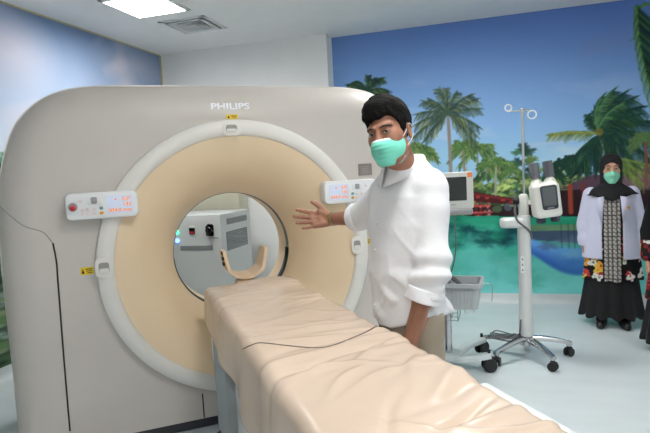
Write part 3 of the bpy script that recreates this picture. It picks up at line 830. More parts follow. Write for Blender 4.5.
d += .004 * np.sin(V[:, 1] * 7 + 2 * V[:, 0]) + .003 * np.sin(V[:, 1] * 15 + 5 * V[:, 0] + 1)
d += np.where(V[:, 1] < -1.03, .010, 0) * (1 / (1 + np.exp((V[:, 1] + 1.05) * 60)))
d -= .010 * np.exp(-((V[:, 1] + 1.05) / .012) ** 2)                         # the joint of the two mattress covers
bulge = .016 * np.exp(-((V[:, 0] - .13) / .11) ** 2 - ((V[:, 1] + .06) / .10) ** 2)       # cover pushed up at the head end
d += bulge * (V[:, 4] > .3)
P = np.stack([V[:, 0] + V[:, 3] * d, V[:, 1], V[:, 2] + V[:, 4] * d - .012 * (1 - V[:, 5])], -1)
P[:, 0] += .01 * np.sin(V[:, 1] * 13) * np.clip((TZ - .04 - P[:, 2]) / .2, 0, 1)
F = [(j * NX + i, j * NX + i + 1, (j + 1) * NX + i + 1, (j + 1) * NX + i) for j in range(NY - 1) for i in range(NX - 1)]
vv = P.tolist()
# closed ends hanging at head and foot
for jj, sg in ((0, 1), (NY - 1, -1)):
    ids = [jj * NX + i for i in range(NX)]; o = len(vv); zl = min(P[ids[0], 2], P[ids[-1], 2])
    for i in ids: vv.append((P[i, 0], P[i, 1] + sg * .004, min(P[i, 2] - .02, max(zl, TZ - .16))))
    for k in range(NX - 1): F.append((ids[k], ids[k + 1], o + k + 1, o + k))
cv = obj('mattress_cover', MB().add(vv, F), m_cover, table, ang=80)
sm = cv.modifiers.new('thick', 'SOLIDIFY'); sm.thickness = .006; sm.offset = -1
TL(cv)
sp = []
tree = None
_b = bmesh.new(); _b.from_mesh(cv.data); CB = BVHTree.FromBMesh(_b); _b.free()
for (u, v_) in catmull([(243, 349), (252, 345), (262, 343), (290, 346), (318, 348), (334, 345), (350, 339), (364, 333), (377, 326)], 8):
    d_ = GI.to_3x3() @ Vector(ray(u, v_)); o_ = GI @ Vector(CAM)
    h = CB.ray_cast(o_, d_)[0]
    if h: sp.append(h)
TL(obj('cover_seam', MB().tube(sp, .0028, 8), mat('seam_brown', (96, 84, 76), .6), table))
# carriage, rails and base under the cover
car = MB()
car.box((.025, -1.3, .715), (.44, 2.6, .11), .03)
TL(obj('cradle', car, m_side, table))
c2 = MB(); z0, z1 = .30, .70
c2.prism([(-.225, -.0), (.27, -.0), (.27, -.2), (-.225, -.2)], z0 + .1, z1, None, .01)
TL(obj('carriage', c2, m_white_plastic, table))
sb = MB()
for (u0, v0, u1, v1) in ((207.5, 321.5, 211, 328), (212.5, 330, 216, 338)):
    a, b = G(u0, v0, 0), G(u1, v1, 0)
    n = GM.to_3x3() @ Vector((1, 0, 0)); p0 = GM @ Vector((-.2255, 0, 0))
    a = GI @ Vector(on_plane(u0, v0, p0, n)); b = GI @ Vector(on_plane(u1, v1, p0, n))
    sb.tube([a, b], .007, 8)
TL(obj('carriage_slot', sb, m_black, table))
for sx in (.378,):
    r_ = MB().box((sx, -2.15, .757), (.07, .92, .05), .012).box((.26, -2.15, .745), (.2, .3, .02)); TL(obj('side_rail', r_, m_white_plastic, table))
for sx in (.356,): TL(obj('rail_inlay', MB().box((sx, -2.15, .783), (.024, .90, .006), .002), m_strip, table))
# accordion bellows under the head end
bp = []; nb = 5
x0, x1, ya, yb = -.235, .285, -.21, -.58
per = [(x0, ya)]
for k in range(nb * 2 + 1): per.append((x0 + (.03 if k % 2 else -.01), ya + (yb - ya) * k / (nb * 2)))
per.append((x1, yb))
for k in range(nb * 2 + 1): per.append((x1 + (-.018 if k % 2 else .008), yb + (ya - yb) * k / (nb * 2)))
TL(obj('bellows', MB().prism(per[1:], .06, .68), m_bellow, table, ang=20))
TL(obj('side_panel', MB().prism(rrect(.46, 1.9, .06, cx=.025, cy=-1.5), .1, .70, None, .01), m_side, table))
TL(obj('base_plate', MB().prism(rrect(.62, 2.3, .08, cx=.025, cy=-1.35), .002, .1, None, .02), m_plinth, table))

# head holder lying on the cradle end
m_holder = mat('head_holder_cream', (226, 200, 168), 0.45, var=0.02); m_strap = mat('holder_pad_black', (30, 28, 28), 0.7)
hp0 = G(243, 283, .3)
hold = thing('head_holder', 'curved cream head holder rising at the scanner end of the table', 'head rest', GM @ Vector((.025, .17, .85)), AX_RZ)
RH = .115; vv = []; ff_ = []
na, nl = 40, 14
def hold_pt(a, y, o):
    q = math.radians(-200 + 220 * a) if False else math.radians(180 + 180 * a)
    flare = .012 * abs(math.cos(q)) ** 4
    r = RH + o * 1.4
    x = r * math.cos(q) * (1 + flare); z = r * .92 * math.sin(q) + .13
    ext = max(0, (abs(math.cos(q)) - .8) / .2)
    return x, y, z + ext * .055
for s_, o in ((0, 0), (1, .014)):
    for i in range(na + 1):
        for j in range(nl + 1):
            a = i / na; yl = .20 * (1 - .45 * (abs(a - .5) * 2) ** 3)
            y = -.1 + yl * j / nl
            vv.append(hold_pt(a, y, o))
W_ = nl + 1; T_ = (na + 1) * W_
for i in range(na):
    for j in range(nl):
        k = i * W_ + j; ff_.append((k, k + 1, k + W_ + 1, k + W_)); ff_.append((T_ + k, T_ + k + W_, T_ + k + W_ + 1, T_ + k + 1))
for i in range(na):
    for j in (0, nl):
        k = i * W_ + j; ff_.append((k, k + W_, T_ + k + W_, T_ + k))
for i in (0, na):
    for j in range(nl):
        k = i * W_ + j; ff_.append((k, k + 1, T_ + k + 1, T_ + k))
obj('cradle_shell', MB().add(vv, ff_), m_holder, hold, ang=50)
obj('neck_pad', MB().box((0, 0.0, .022), (.14, .17, .012), .005), m_holder, hold)
obj('mounting_tongue', MB().box((0, -.1, -.03), (.12, .22, .05), .012), m_holder, hold)
sp_ = MB()
for k in range(3): sp_.box((-RH - .020, -.085 + .012 * k, .11 + .03 * k), (.008, .05, .022), .003)
obj('strap_pad', sp_, m_strap, hold)

# ================================================================ CABINETS BEHIND THE SCANNER
m_cab = mat('cabinet_grey', (196, 199, 198), 0.45, var=0.01); m_vent = mat('vent_grey', (128, 131, 133), 0.6)
m_cream = mat('box_cream', (196, 192, 172), 0.5)
m_gled = mat('green_led', (80, 255, 190), 0.3, emit=(60, 255, 180), estr=4); m_bled = mat('blue_led', (120, 150, 255), 0.3, emit=(90, 130, 255), estr=5); m_rled = mat('red_lamp', (150, 30, 30), 0.3)
cab = thing('power_cabinet', 'grey power cabinet with black rotary switch and two glowing lights, seen through the scanner opening', 'cabinet', (-2.88, 4.94, 0))
obj('cabinet_body', MB().box((0, 0, .585), (.886, .68, 1.07), .008), m_cab, cab)
obj('cabinet_plinth', MB().box((0, 0, .03), (.84, .64, .06)), m_plinth, cab)
F0 = Matrix.Translation((2.88, -4.94, 0))
fm = lambda x, z, y=-.34: Matrix.Translation((x + 2.88, y, z)) @ FACE
obj('front_vent', MB().prism(rrect(.36, .045, .004), 0, .004, fm(-2.72, .794)), m_vent, cab)
ft = MB()
for (x, z) in ((-2.82, 1.09), (-2.47, 1.09), (-2.47, .3), (-2.82, .3)): ft.cyl((x + 2.88, -.344, z), (x + 2.88, -.34, z), .008, 10)
sw = obj('rocker_switch', MB().prism(rrect(.062, .06, .004), 0, .006, fm(-2.754, .965)), m_black, cab)
obj('rocker_cap', MB().prism(rrect(.05, .018, .003, cy=-.014), .006, .011, fm(-2.754, .965)), m_red, sw)
obj('switch_label', MB().prism(rrect(.062, .016, .003, cy=.045), 0, .003, fm(-2.754, .965)), m_white_plastic, cab)
kn = obj('rotary_switch', MB().prism(rrect(.075, .12, .02), 0, .008, fm(-2.553, .968)).cyl((.327, -.345, .968), (.327, -.385, .968), .034, 20, .006), m_black, cab)
obj('switch_handle', MB().box((.327, -.4, .968), (.022, .03, .1), .006), m_black, kn)
obj('switch_label', MB().prism(rrect(.1, .012, .003, cx=.03, cy=-.075), 0, .003, fm(-2.553, .968)), m_grey, cab)
for z, m_ in ((.955, m_gled), (.870, m_bled)):
    obj('indicator_light', MB().cyl((-.045, -.34, z), (-.045, -.354, z), .022, 20, .006), m_, cab)
SM = lambda y, z: Matrix.Translation((.443, y - 4.94, z)) @ Matrix(((0, 0, 1, 0), (1, 0, 0, 0), (0, 1, 0, 0), (0, 0, 0, 1)))
for (y, z, w_, h_) in ((4.96, 1.035, .46, .06), (4.94, .84, .48, .19)):
    sv = obj('side_vent', MB().prism(rrect(w_, h_, .006), 0, .003, SM(y, z)), m_vent, cab)
    sl_ = MB()
    for k in range(max(2, int(h_ / .02))): sl_.box((.4462, y - 4.94, z - h_ / 2 + .012 + k * .02), (.004, w_ - .03, .006), .001)
    obj('vent_slats', sl_, m_grey, sv)
pb = thing('electrical_box', 'cream wall box with small red and green lamps above the grey power cabinet', 'electrical box', (-2.90, 5.465, .92))
obj('box_body', MB().box((0, 0, .35), (.63, .225, .70), .01), m_cream, pb)
for x, m_ in ((-.015, m_rled), (.04, m_gled), (.10, m_rled)):
    obj('pilot_lamp', MB().cyl((x, -.112, .39), (x, -.13, .39), .017, 16, .004), m_, pb)

# ================================================================ CONTRAST INJECTOR ON A WHEELED STAND
m_inj = mat('injector_ivory', (226, 226, 220), 0.35, var=0.01); m_chrome = mat('chrome', (200, 202, 205), 0.18, metal=1.0, var=0.02)
m_col = mat('column_white', (212, 215, 215), 0.35); m_rubber = mat('black_rubber', (22, 22, 23), 0.5)
m_screen = mat('screen_grey', (92, 98, 100), 0.2); m_tube = mat('syringe_smoke', (120, 124, 132), 0.15, trans=.25); m_cable = mat('cable_grey', (96, 98, 102), 0.5)
m_navy = mat('knob_navy', (38, 46, 62), 0.4)
IC = Vector((.292, 4.147, 0))
inj = thing('injector_stand', 'white column on five chrome wheeled arms with a drip pole on top', 'medical stand', IC)
q = MB().lathe([(.047, .16), (.047, 1.06), (.044, 1.075), (.03, 1.08)], 32); q.lathe([(.052, .17), (.053, .18), (.053, .31), (.05, .32)], 32)
obj('column', q, m_col, inj)
q = MB().lathe([(.032, 1.07), (.036, 1.08), (.036, 1.20), (.03, 1.225), (.016, 1.235)], 24); q.box((.045, 0, 1.17), (.06, .04, .035), .01)
obj('clamp', q, m_inj, inj)
obj('clamp_knob', MB().cyl((-.03, -.01, 1.185), (-.075, -.012, 1.185), .028, 18, .006).cyl((-.055, -.012, 1.20), (-.055, -.012, 1.13), .012), m_rubber, inj)
obj('handle_shelf', MB().prism(rrect(.19, .12, .05, cx=-.075), .985, 1.06, None, .022), m_col, inj)
lab = obj('column_label', MB().prism(rrect(.028, .125, .003), 0, .002, face(-.018, -.0455, .715)), m_white_plastic, inj)
for z in (.755, .715, .675): obj('printed_mark', MB().prism([(-.006, -.007), (.006, -.007), (0, .008)], .002, .003, face(-.018, -.0455, z)), m_blackink, lab)
q = MB()
q.lathe([(.04, .09), (.055, .10), (.058, .125), (.05, .15), (.046, .175)], 28)
obj('hub', q, m_chrome, inj)
def caster(parent, x, y, z, r, rz, wdt=.016, hoodm=None):
    M = Matrix.Translation((x, y, z)) @ Matrix.Rotation(rz, 4, 'Z')
    wq = MB()
    for s in (-1, 1):
        L = M @ Matrix.Translation((0, s * (wdt + .003), 0)) @ Matrix.Rotation(math.pi / 2, 4, 'X')
        wq.lathe([(r * .5, -wdt / 2), (r * .92, -wdt / 2), (r, -wdt / 4), (r, wdt / 4), (r * .92, wdt / 2), (r * .5, wdt / 2)], 24, L)
    wq.cyl((0, -wdt * 1.2, 0), (0, wdt * 1.2, 0), r * .3, 12, M=M)
    c = obj('caster', wq, m_rubber, parent)
    h = MB().lathe([(r * .5, 0), (r * .45, r * .5), (.012, r * .6), (.01, r * 1.4)], 16, M @ Matrix.Translation((0, 0, r * .75)))
    h.box((r * .15, 0, r * .8), (r * 1.5, wdt * 1.4, r * .55), r * .15, M)
    obj('caster_hood', h, m_rubber, c)
arms = [(.151, -.268), (.301, .055), (-.221, -.226), (-.31, .108), (.0, .315)]
for x, y in arms:
    L = math.hypot(x, y); a = math.atan2(y, x); M = Matrix.Rotation(a, 4, 'Z')
    v = []; f = []
    for i in range(11):
        t = i / 10; xx = .03 + (L - .01) * t; hw = .027 - .009 * t; zc = .145 - .045 * t * t; hh = .020 - .008 * t
        for (dy, dz) in ((-1, -1), (-1, .2), (-.55, 1), (.55, 1), (1, .2), (1, -1)): v.append((xx, hw * dy, zc + hh * dz))
    for i in range(10):
        for j in range(6): f.append((i * 6 + j, i * 6 + (j + 1) % 6, i * 6 + 6 + (j + 1) % 6, i * 6 + 6 + j))
    f += [tuple(range(6)), tuple(range(60, 66))]
    ar = obj('base_arm', MB().add(v, f, M).cyl((x, y, .075), (x, y, .11), .02, 16, .005), m_chrome, inj)
    caster(inj, x, y, .033, .033, a + .6)
cq = MB()
for k in range(4):
    z0 = .15 + .012 * k; pts = [(-.04, -.05, .3), (-.05, -.06, .2)] + [(-.16 + .13 * math.cos(t) * (1 - .12 * k), -.0 + .05 * math.sin(t) - .05, z0 + .012 * math.sin(2 * t + k)) for t in np.linspace(.3, 6.0, 18)]
    cq.tube(catmull(pts, 4), .005, 8)
obj('coiled_cable', cq, m_cable, inj)
pole = obj('drip_pole', MB().cyl((.006, 0, 1.22), (.006, 0, 1.845), .0095, 16), m_chrome, inj)
RL, RR = (.201 - .292, 1.868), (.350 - .292, 1.800)
q = MB().tube([(-.095, 0, 1.842), (.06, 0, 1.842)], .006, 10).cyl((.006, 0, 1.822), (.006, 0, 1.86), .016, 16, .003)
obj('hook_bar', q, m_chrome, pole)
RX = Matrix.Rotation(math.pi / 2, 4, 'X')
obj('hook_ring', MB().torus(.023, .005, 28, 8, Matrix.Translation((-.09, 0, 1.868)) @ RX), m_white_plastic, pole)
obj('hook_ring', MB().torus(.029, .005, 28, 8, Matrix.Translation((.072, 0, 1.806)) @ RX), m_white_plastic, pole)
obj('power_cable', MB().tube(catmull([(-.06, -.02, 1.16), (-.062, -.045, 1.10), (-.045, -.06, 1.04), (.02, -.058, .98), (.046, -.03, .94), (.048, .0, .9)], 8), .008, 8), m_cable, inj)
# the twin injector head hangs on the stand's clamp and tilts as one piece
head = thing('contrast_injector', 'ivory twin syringe injector head with dark screen, clamped to the white column', 'medical injector', (.433, 4.07, 1.205), math.radians(14))
head.scale = (.9, .9, .9); head.rotation_euler = (0, math.radians(-6), math.radians(10))
def inj_f(P):
    q = np.abs(P - [0, 0, -.02]) - [.072, .05, .105]
    d = np.linalg.norm(np.maximum(q, 0), axis=1) + np.minimum(q.max(1), 0) - .03
    for s in (-1, 1): d = smin(d, cap(P, (s * .052, .0, .02), (s * .052, .0, .118), .050, .045), .02)
    d = smax(d, -cap(P, (0, -.12, .22), (0, .12, .22), .06), .02)
    return d
soft('injector_body', inj_f, (-.16, -.1, -.18), (.16, .1, .2), .006, m_inj, head)
b_ = obj('screen_bezel', MB().prism([(x * (1 - .06 * (y < 0) * 1), y) for x, y in rrect(.128, .19, .022)], 0, .006, face(.01, -.0795, .005), .002), m_navy, head)
obj('screen', MB().prism(rrect(.096, .145, .006, cy=.008), .006, .0075, face(.01, -.0795, .005)), m_screen, b_)
obj('maker_badge', MB().prism(rrect(.05, .008, .003, cy=-.082), .006, .0075, face(.01, -.0795, .005)), m_grey, b_)
for s in (-1, 1):
    t_ = obj('syringe_sleeve', MB().lathe([(.030, .16), (.033, .165), (.033, .275), (.036, .285), (.032, .287), (.029, .275), (.029, .165)], 24, Matrix.Translation((s * .054, 0, 0)), closed=True), m_tube, head)
    obj('plunger', MB().cyl((s * .054, 0, .15), (s * .054, 0, .255), .014, 14), m_black, t_)
    obj('fin', MB().box((s * .054 - .030, -.0, .225), (.012, .05, .12), .003).box((s * .054 + .026, -.0, .22), (.012, .05, .11), .003), m_cable, t_)
    obj('control_knob', MB().lathe([(.024, -.15), (.036, -.155), (.037, -.188), (.029, -.199), (0, -.2)], 20, Matrix.Translation((s * .055, -.01, 0))), m_navy, head)
    
# ================================================================ MONITOR STAND WITH BASKET
m_bez = mat('monitor_bezel', (205, 207, 202), 0.4); m_scr = mat('monitor_glass', (40, 46, 44), 0.12); m_or = mat('orange_tag', (238, 140, 84), 0.5)
m_bask = mat('basket_grey', (176, 181, 184), 0.45); m_base = mat('stand_base_white', (206, 216, 218), 0.4); m_wire = mat('wire_grey', (150, 152, 152), 0.3, metal=.8)
SP = Vector((-.263, 3.845, 0))
st = thing('monitor_stand', 'chrome pole stand on a white wheeled base with a grey basket, behind the man', 'medical stand', SP)
obj('pole', MB().cyl((0, 0, .08), (0, 0, 1.17), .026, 24), m_chrome, st)
def leg(pts, wd):
    c = catmull(pts, 8); v = []; f = []
    for i, p in enumerate(c):
        t = (c[min(i + 1, len(c) - 1)] - c[max(i - 1, 0)]); t[2] = 0; t /= np.linalg.norm(t); n = np.array([-t[1], t[0], 0]); h = wd * (1 - .25 * i / len(c))
        for (a, z) in ((-1, -.018), (-1, .01), (-.7, .02), (.7, .02), (1, .01), (1, -.018)): v.append(tuple(p + n * h * a + np.array([0, 0, z])))
    for i in range(len(c) - 1):
        for j in range(6): f.append((i * 6 + j, i * 6 + (j + 1) % 6, i * 6 + 6 + (j + 1) % 6, i * 6 + 6 + j))
    n = len(c); f += [tuple(range(6)), tuple(range(n * 6 - 6, n * 6))]
    return MB().add(v, f)
legs = [[(0, 0, .09), (.06, -.06, .085), (.12, -.07, .10), (.29, -.035, .115)], [(0, 0, .09), (.06, .05, .085), (.12, .2, .10), (.24, .335, .112)],
        [(0, 0, .09), (-.05, -.06, .085), (-.1, -.15, .10), (-.22, -.3, .112)], [(0, 0, .09), (-.05, .06, .085), (-.1, .18, .1), (-.15, .27, .112)]]
obj('base_plate', MB().prism(rrect(.17, .17, .05), .072, .115, None, .012), m_base, st)
for k, L in enumerate(legs):
    obj('base_leg', leg(L, .038), m_base, st)
    e = L[-1]; caster(st, e[0] - .01, e[1], .05, .05, [.3, 1.0, 2.2, 4.0][k], .022)
# basket on the pole
bk = thing('basket', 'ribbed grey plastic basket with a folded rim hooked on the chrome pole', 'basket', (-.19, 3.81, .475), math.radians(-3))
W1, D1, W0, D0, Hh = .33, .27, .29, .23, .18
v = []; f = []
def rr2(w_, d_, z): return [(x, y, z) for x, y in rrect(w_, d_, .035, 5)]
rows = [rr2(W0 - .01, D0 - .01, .006), rr2(W0, D0, 0.0), rr2(W0, D0, .01), rr2(W1, D1, Hh), rr2(W1 + .03, D1 + .03, Hh), rr2(W1 + .034, D1 + .034, Hh - .022), rr2(W1 + .038, D1 + .038, Hh - .022), rr2(W1 + .036, D1 + .036, Hh + .004), rr2(W1 - .006, D1 - .006, Hh + .004), rr2(W0 - .006, D0 - .006, .012)]
n = len(rows[0])
for r_ in rows[1:]: v += r_
for i in range(len(rows) - 2):
    for j in range(n): f.append((i * n + j, i * n + (j + 1) % n, (i + 1) * n + (j + 1) % n, (i + 1) * n + j))
f.append(tuple(range(n))); f.append(tuple((len(rows) - 2) * n + j for j in range(n)))
obj('tub', MB().add(v, f), m_bask, bk, ang=30)
for k in range(10):
    x = -.125 + k * .028; t0 = x * W0 / W1
    obj('rib', MB().tube([(t0 * .98, -D0 / 2 - .001, .02), (x * 1.02, -D1 / 2 - .001, Hh - .02)], .004, 6), m_bask, bk)
for k in range(6):
    y = -.09 + k * .036
    obj('rib', MB().tube([(W0 / 2 + .001, y * .88, .02), (W1 / 2 + .001, y, Hh - .02)], .004, 6), m_bask, bk)
wq = MB().tube(catmull([(.185, .02, .16), (.235, .02, .15), (.24, .02, .09), (.235, .02, .03)], 6), .003, 6)
obj('wire_hook', wq, m_wire, bk)
cg = MB()
for k in range(4): cg.tube([(-.14 + .05 * k, -.1, -.005), (-.14 + .05 * k, -.1, -.085), (-.14 + .05 * k, .08, -.085), (-.14 + .05 * k, .08, -.005)], .003, 6)
for z in (-.03, -.06, -.085): cg.tube([(-.14, -.1, z), (.01, -.1, z)], .003, 6)
cg.tube([(.06, -.1, -.004), (.06, -.1, -.03), (.12, -.1, -.03), (.12, -.1, -.004)], .003, 6)
obj('wire_cage', cg, m_wire, bk)
probe = thing('hand_probe', 'dark grey probe handle lying in the grey basket on a hanging cable', 'probe', (-.185, 3.80, .64))
obj('probe_grip', MB().tube([(-.055, 0, .055), (-.02, 0, .025), (.03, 0, -.02)], [.013, .016, .012], 12), m_cable, probe)
c0 = on_y(452, 208, 3.80); pts = [c0] + [on_y(u, v_, 3.80) for u, v_ in ((455, 225), (456, 245), (454, 262), (450, 275), (447, 280))]
o_ = np.array([-.185, 3.80, .64]); pts = [tuple(np.array(p) - o_) for p in pts] 
obj('probe_cable', MB().tube(catmull(pts + [(-.05, 0, .05)], 8), .005, 8), m_cable, probe)
# monitor
mo = thing('patient_monitor', 'small boxy monitor with pale bezel, dark screen and orange corner tag, behind the man', 'monitor', (-.225, 3.80, 1.17), math.radians(7))
b_ = MB().prism(rrect(.335, .255, .014), -.05, 0, face(0, -.03, .125), .006)
obj('bezel', b_, m_bez, mo)
obj('housing', MB().box((0, .06, .125), (.29, .15, .21), .03), m_bez, mo)
obj('screen', MB().prism(rrect(.255, .165, .008, cx=-.005, cy=.012), 0, .002, face(0, -.03, .125)), m_scr, mo)
obj('badge', MB().prism(rrect(.035, .006, .002, cx=.03, cy=-.098), 0, .002, face(0, -.03, .125)), m_grey, mo)
obj('orange_tag', MB().prism(rrect(.034, .034, .003, cx=.146, cy=.106), 0, .003, face(0, -.03, .125)), m_or, mo)
obj('mount', MB().box((.03, .03, -.022), (.26, .16, .045), .015), m_grey, mo)

# ================================================================ PEOPLE
m_skin = mat('skin', (152, 105, 83), 0.5, var=0.03, scale=30, sss=.08); m_skin2 = mat('skin_light', (198, 152, 126), 0.5, var=0.03, scale=30, sss=.08)
m_hair = mat('black_hair', (13, 12, 12), 0.75, var=.2, scale=40, bump=.6, bscale=160, spec=.15)
m_shirt = mat('white_cotton', (228, 229, 233), 0.8, var=0.008, bump=.1, bscale=45)
m_trous = mat('khaki_cloth', (158, 146, 130), 0.8, var=.04, bump=.1, bscale=60)
m_belt = mat('belt_black', (26, 24, 24), .4); m_shoe = mat('black_leather', (22, 21, 22), .35)
m_eye = mat('eye_white', (172, 160, 152), .6); m_iris = mat('iris_dark', (30, 20, 16), .4); m_brow = mat('brow_hair', (48, 34, 28), .7)
m_gold = mat('gold_bracelet', (216, 176, 92), .25, metal=.9); m_steel = mat('steel_bracelet', (186, 180, 160), .3, metal=.9)
m_maskp = attr_mat('mask_fabric', .8, .2); m_loop = mat('ear_loop_white', (232, 234, 234), .7)
m_pocket = mat('pocket_cloth', (208, 226, 222), .8, var=.01)
m_blackcloth = mat('black_cloth', (20, 20, 23), .85, var=.1, bump=.15, bscale=70); m_coat = mat('lab_coat_white', (206, 207, 230), .8, var=.01, bump=.08, bscale=50)
m_batik = attr_mat('batik_print', .8, .2)

def rot(yaw=0, pitch=0, roll=0):
    return np.array(Matrix.Rotation(math.radians(yaw), 3, 'Z') @ Matrix.Rotation(math.radians(pitch), 3, 'X') @ Matrix.Rotation(math.radians(roll), 3, 'Y'))
def both(fn): return lambda s: fn(s)
def head_sdf(Q, fem=False):
    # Q in head coordinates: face to -Y, origin between the ears
    k = .96 if fem else 1.0
    d = ellip(Q, (0, .016, .045), (.074 * k, .094, .088))
    d = smin(d, ellip(Q, (0, -.024, -.035), (.060 * k, .068, .082)), .03)
    d = smin(d, cap(Q, (0, -.066, -.100), (0, -.06, -.095), .019), .025)
    for s in (-1, 1):
        d = smin(d, ellip(Q, (s * .038, -.050, -.014), (.026, .030, .030)), .02)
        d = smin(d, cap(Q, (s * .012, -.082, .030), (s * .046, -.066, .034), .010, .008), .012)
        d = smin(d, cap(Q, (s * .052, .0, -.06), (s * .03, -.05, -.095), .018), .03)
    for s in (-1, 1):
        d = smax(d, -ellip(Q, (s * .031, -.099, .010), (.021, .020, .013)), .010)
        ball = np.linalg.norm(Q - [s * .031, -.0735, .010], axis=1) - .0150
        d = smin(d, ball, .004)
        e = ellip(Q, (s * .077, .014, -.004), (.008, .020, .033), rot(s * 14, 12, 0)); e = smax(e, -ellip(Q, (s * .086, .010, .0), (.007, .011, .020)), .004)
        d = smin(d, e, .006)
    d = smin(d, cap(Q, (0, -.086, .016), (0, -.104, -.028), .008, .0125), .010)
    for s in (-1, 1): d = smin(d, cap(Q, (s * .010, -.094, -.032), (s * .012, -.092, -.033), .0085), .006)
    for z, r in ((-.058, .0075), (-.069, .0085)): d = smin(d, cap(Q, (-.019, -.082, z), (.019, -.082, z), r), .006)
    return d
def hand_caps(hand):
    # capsules of a hand in its own frame: +X fingers, +Y thumb side, palm faces +Z
    curl = hand.get('curl', 12); spread = hand.get('spread', 6); L = []
    mcp = [(.086, .030, 0), (.091, .009, 0), (.086, -.012, 0), (.076, -.031, 0)]
    for p in mcp: L.append(((.005, p[1] * .5, 0), p, .0155, .0105))
    for a, b in zip(mcp[:-1], mcp[1:]): L.append((a, b, .0105, .0105)); L.append(((a[0] * .55, a[1] * .75, 0), (b[0] * .55, b[1] * .75, 0), .0135, .0135))
    L.append(((.018, .020, .006), (.052, .034, .008), .017, .014)); L.append(((.018, -.020, .005), (.06, -.028, .004), .015, .012))
    F = []
    for p, ln, sp, r in zip(mcp, (.072, .079, .073, .057), (1.3, .35, -.5, -1.5), (.0096, .0099, .0094, .0084)):
        q = np.array(p, float); a = math.radians(spread * sp); c = 0; seg = []
        for k, fr in enumerate((.45, .30, .25)):
            c += math.radians(curl * (.7, 1.1, .8)[k]); e = q + ln * fr * np.array([math.cos(a) * math.cos(c), math.sin(a) * math.cos(c), math.sin(c)])
            seg.append((tuple(q), tuple(e), r * (1, .94, .87)[k], r * (.94, .87, .78)[k])); q = e
        F.append(seg)
    ta = math.radians(hand.get('thumb', 50)); q = np.array([.026, .026, .006]); seg = []
    for k, (ln, da, r0, r1) in enumerate(((.037, 0, .0145, .0118), (.026, -12, .0118, .0105), (.018, -22, .0105, .0085))):
        a = ta + math.radians(da); e = q + ln * np.array([math.cos(a), math.sin(a), .12]); seg.append((tuple(q), tuple(e), r0, r1)); q = e
    F.append(seg)
    return L, F
def hand_sdf(P, hand):
    o = np.array(hand['o']); X = np.array(hand['x']); Z = np.array(hand['z']); X = X / np.linalg.norm(X); Z = Z - X * (Z @ X); Z /= np.linalg.norm(Z); Y = np.cross(Z, X) * hand.get('side', 1)
    Q = np.stack([(P - o) @ X, (P - o) @ Y, (P - o) @ Z], -1) / hand.get('s', 1.0)
    L, F = hand_caps(hand); d = None
    for a, b, r0, r1 in L:
        e = cap(Q, a, b, r0, r1); d = e if d is None else smin(d, e, .008)
    Qf = Q
    for seg in F:
        f = None
        for a, b, r0, r1 in seg:
            e = cap(Qf, a, b, r0, r1); f = e if f is None else smin(f, e, .003)
        d = smin(d, f, .0035)
    return d * hand.get('s', 1.0)
class Person:
    def __init__(s, name, label, loc, rz):
        s.root = thing(name, label, 'person', loc, rz); s.M = Matrix.Translation(loc) @ Matrix.Rotation(rz, 4, 'Z'); s.I = s.M.inverted()
    def J(s, u, v, depth): return np.array(s.I @ Vector(at(u, v, depth)))
    def D(s, w): return np.array(s.I.to_3x3() @ Vector(w))
def tf(P, R, o): return (P - o) @ R
def eyes(root, T, s, look):
    # almond shaped eye between the lids, with iris and lash line
    e = obj('eyeball', MB().ell((s * .031, -.0856, .0085), (.0122, .0045, .0047), 20, T), m_eye, root)
    obj('iris', MB().ell((s * .031 + look[0], -.0885, .0085 + look[1]), (.0062, .0028, .0048), 16, T), m_iris, e)
    obj('eyelash', MB().tube([T @ Vector(p) for p in ((s * .0185, -.0862, .0085), (s * .025, -.0893, .0118), (s * .032, -.0900, .0130), (s * .039, -.0873, .0115), (s * .0445, -.0822, .0075))], [.0010, .0016, .0018, .0016, .0010], 6), m_brow, e)
def face_parts(root, R, o, teal, white, look=(0, 0), brow=True):
    T = Matrix.Identity(4)
    for i in range(3):
        for j in range(3): T[i][j] = R[i][j]
    T.translation = Vector(o)
    for s in (-1, 1):
        eyes(root, T, s, look)
        if brow: obj('eyebrow', MB().tube([T @ Vector(p) for p in ((s * .014, -.0910, .027), (s * .027, -.0895, .0315), (s * .043, -.0800, .0305), (s * .052, -.0700, .026))], [.0028, .0038, .0034, .002], 8), m_brow, root)
    def msk(P):
        Q = tf(P, R, o)
        b = ellip(Q, (0, -.028, -.052), (.067, .079, .072))
        b = smin(b, cap(Q, (0, -.088, -.012), (0, -.100, -.036), .012, .020), .04)
        b = smin(b, cap(Q, (0, -.075, -.095), (0, -.07, -.09), .026), .03)
        b = b + .0012 * np.sin(Q[:, 2] * 420) * np.clip(1 - np.abs(Q[:, 0]) / .06, 0, 1) 
        sh = np.maximum(b, -(b + .005))
        zt = -.014 - .03 * np.abs(Q[:, 0])
        sh = smax(sh, Q[:, 2] - zt, .002); sh = smax(sh, -.117 - Q[:, 2], .002); sh = smax(sh, Q[:, 1] + .010 + .10 * np.abs(Q[:, 2] + .06), .002)
        return sh
    def mcol(P):
        Q = tf(P, R, o); zt = -.014 - .03 * np.abs(Q[:, 0])
        t = np.clip((Q[:, 2] - (zt - .009)) / .003, 0, 1)[:, None]
        return np.array(teal) * (1 - t) + np.array(white) * t
    c = np.array(o) + R @ np.array([0, -.06, -.06])
    mk = soft('face_mask', msk, c - .09, c + .09, .0026, m_maskp, root, color=mcol)
    for s in (-1, 1):
        for pts in (((s * .058, -.024, -.027), (s * .072, -.006, -.004), (s * .083, .010, .022), (s * .086, .028, .010)), ((s * .055, -.030, -.098), (s * .070, -.008, -.055), (s * .080, .014, -.036), (s * .086, .028, -.015))):
            obj('ear_loop', MB().tube([T @ Vector(p) for p in catmull(pts, 5)], .0016, 6), m_loop, mk)
    return T

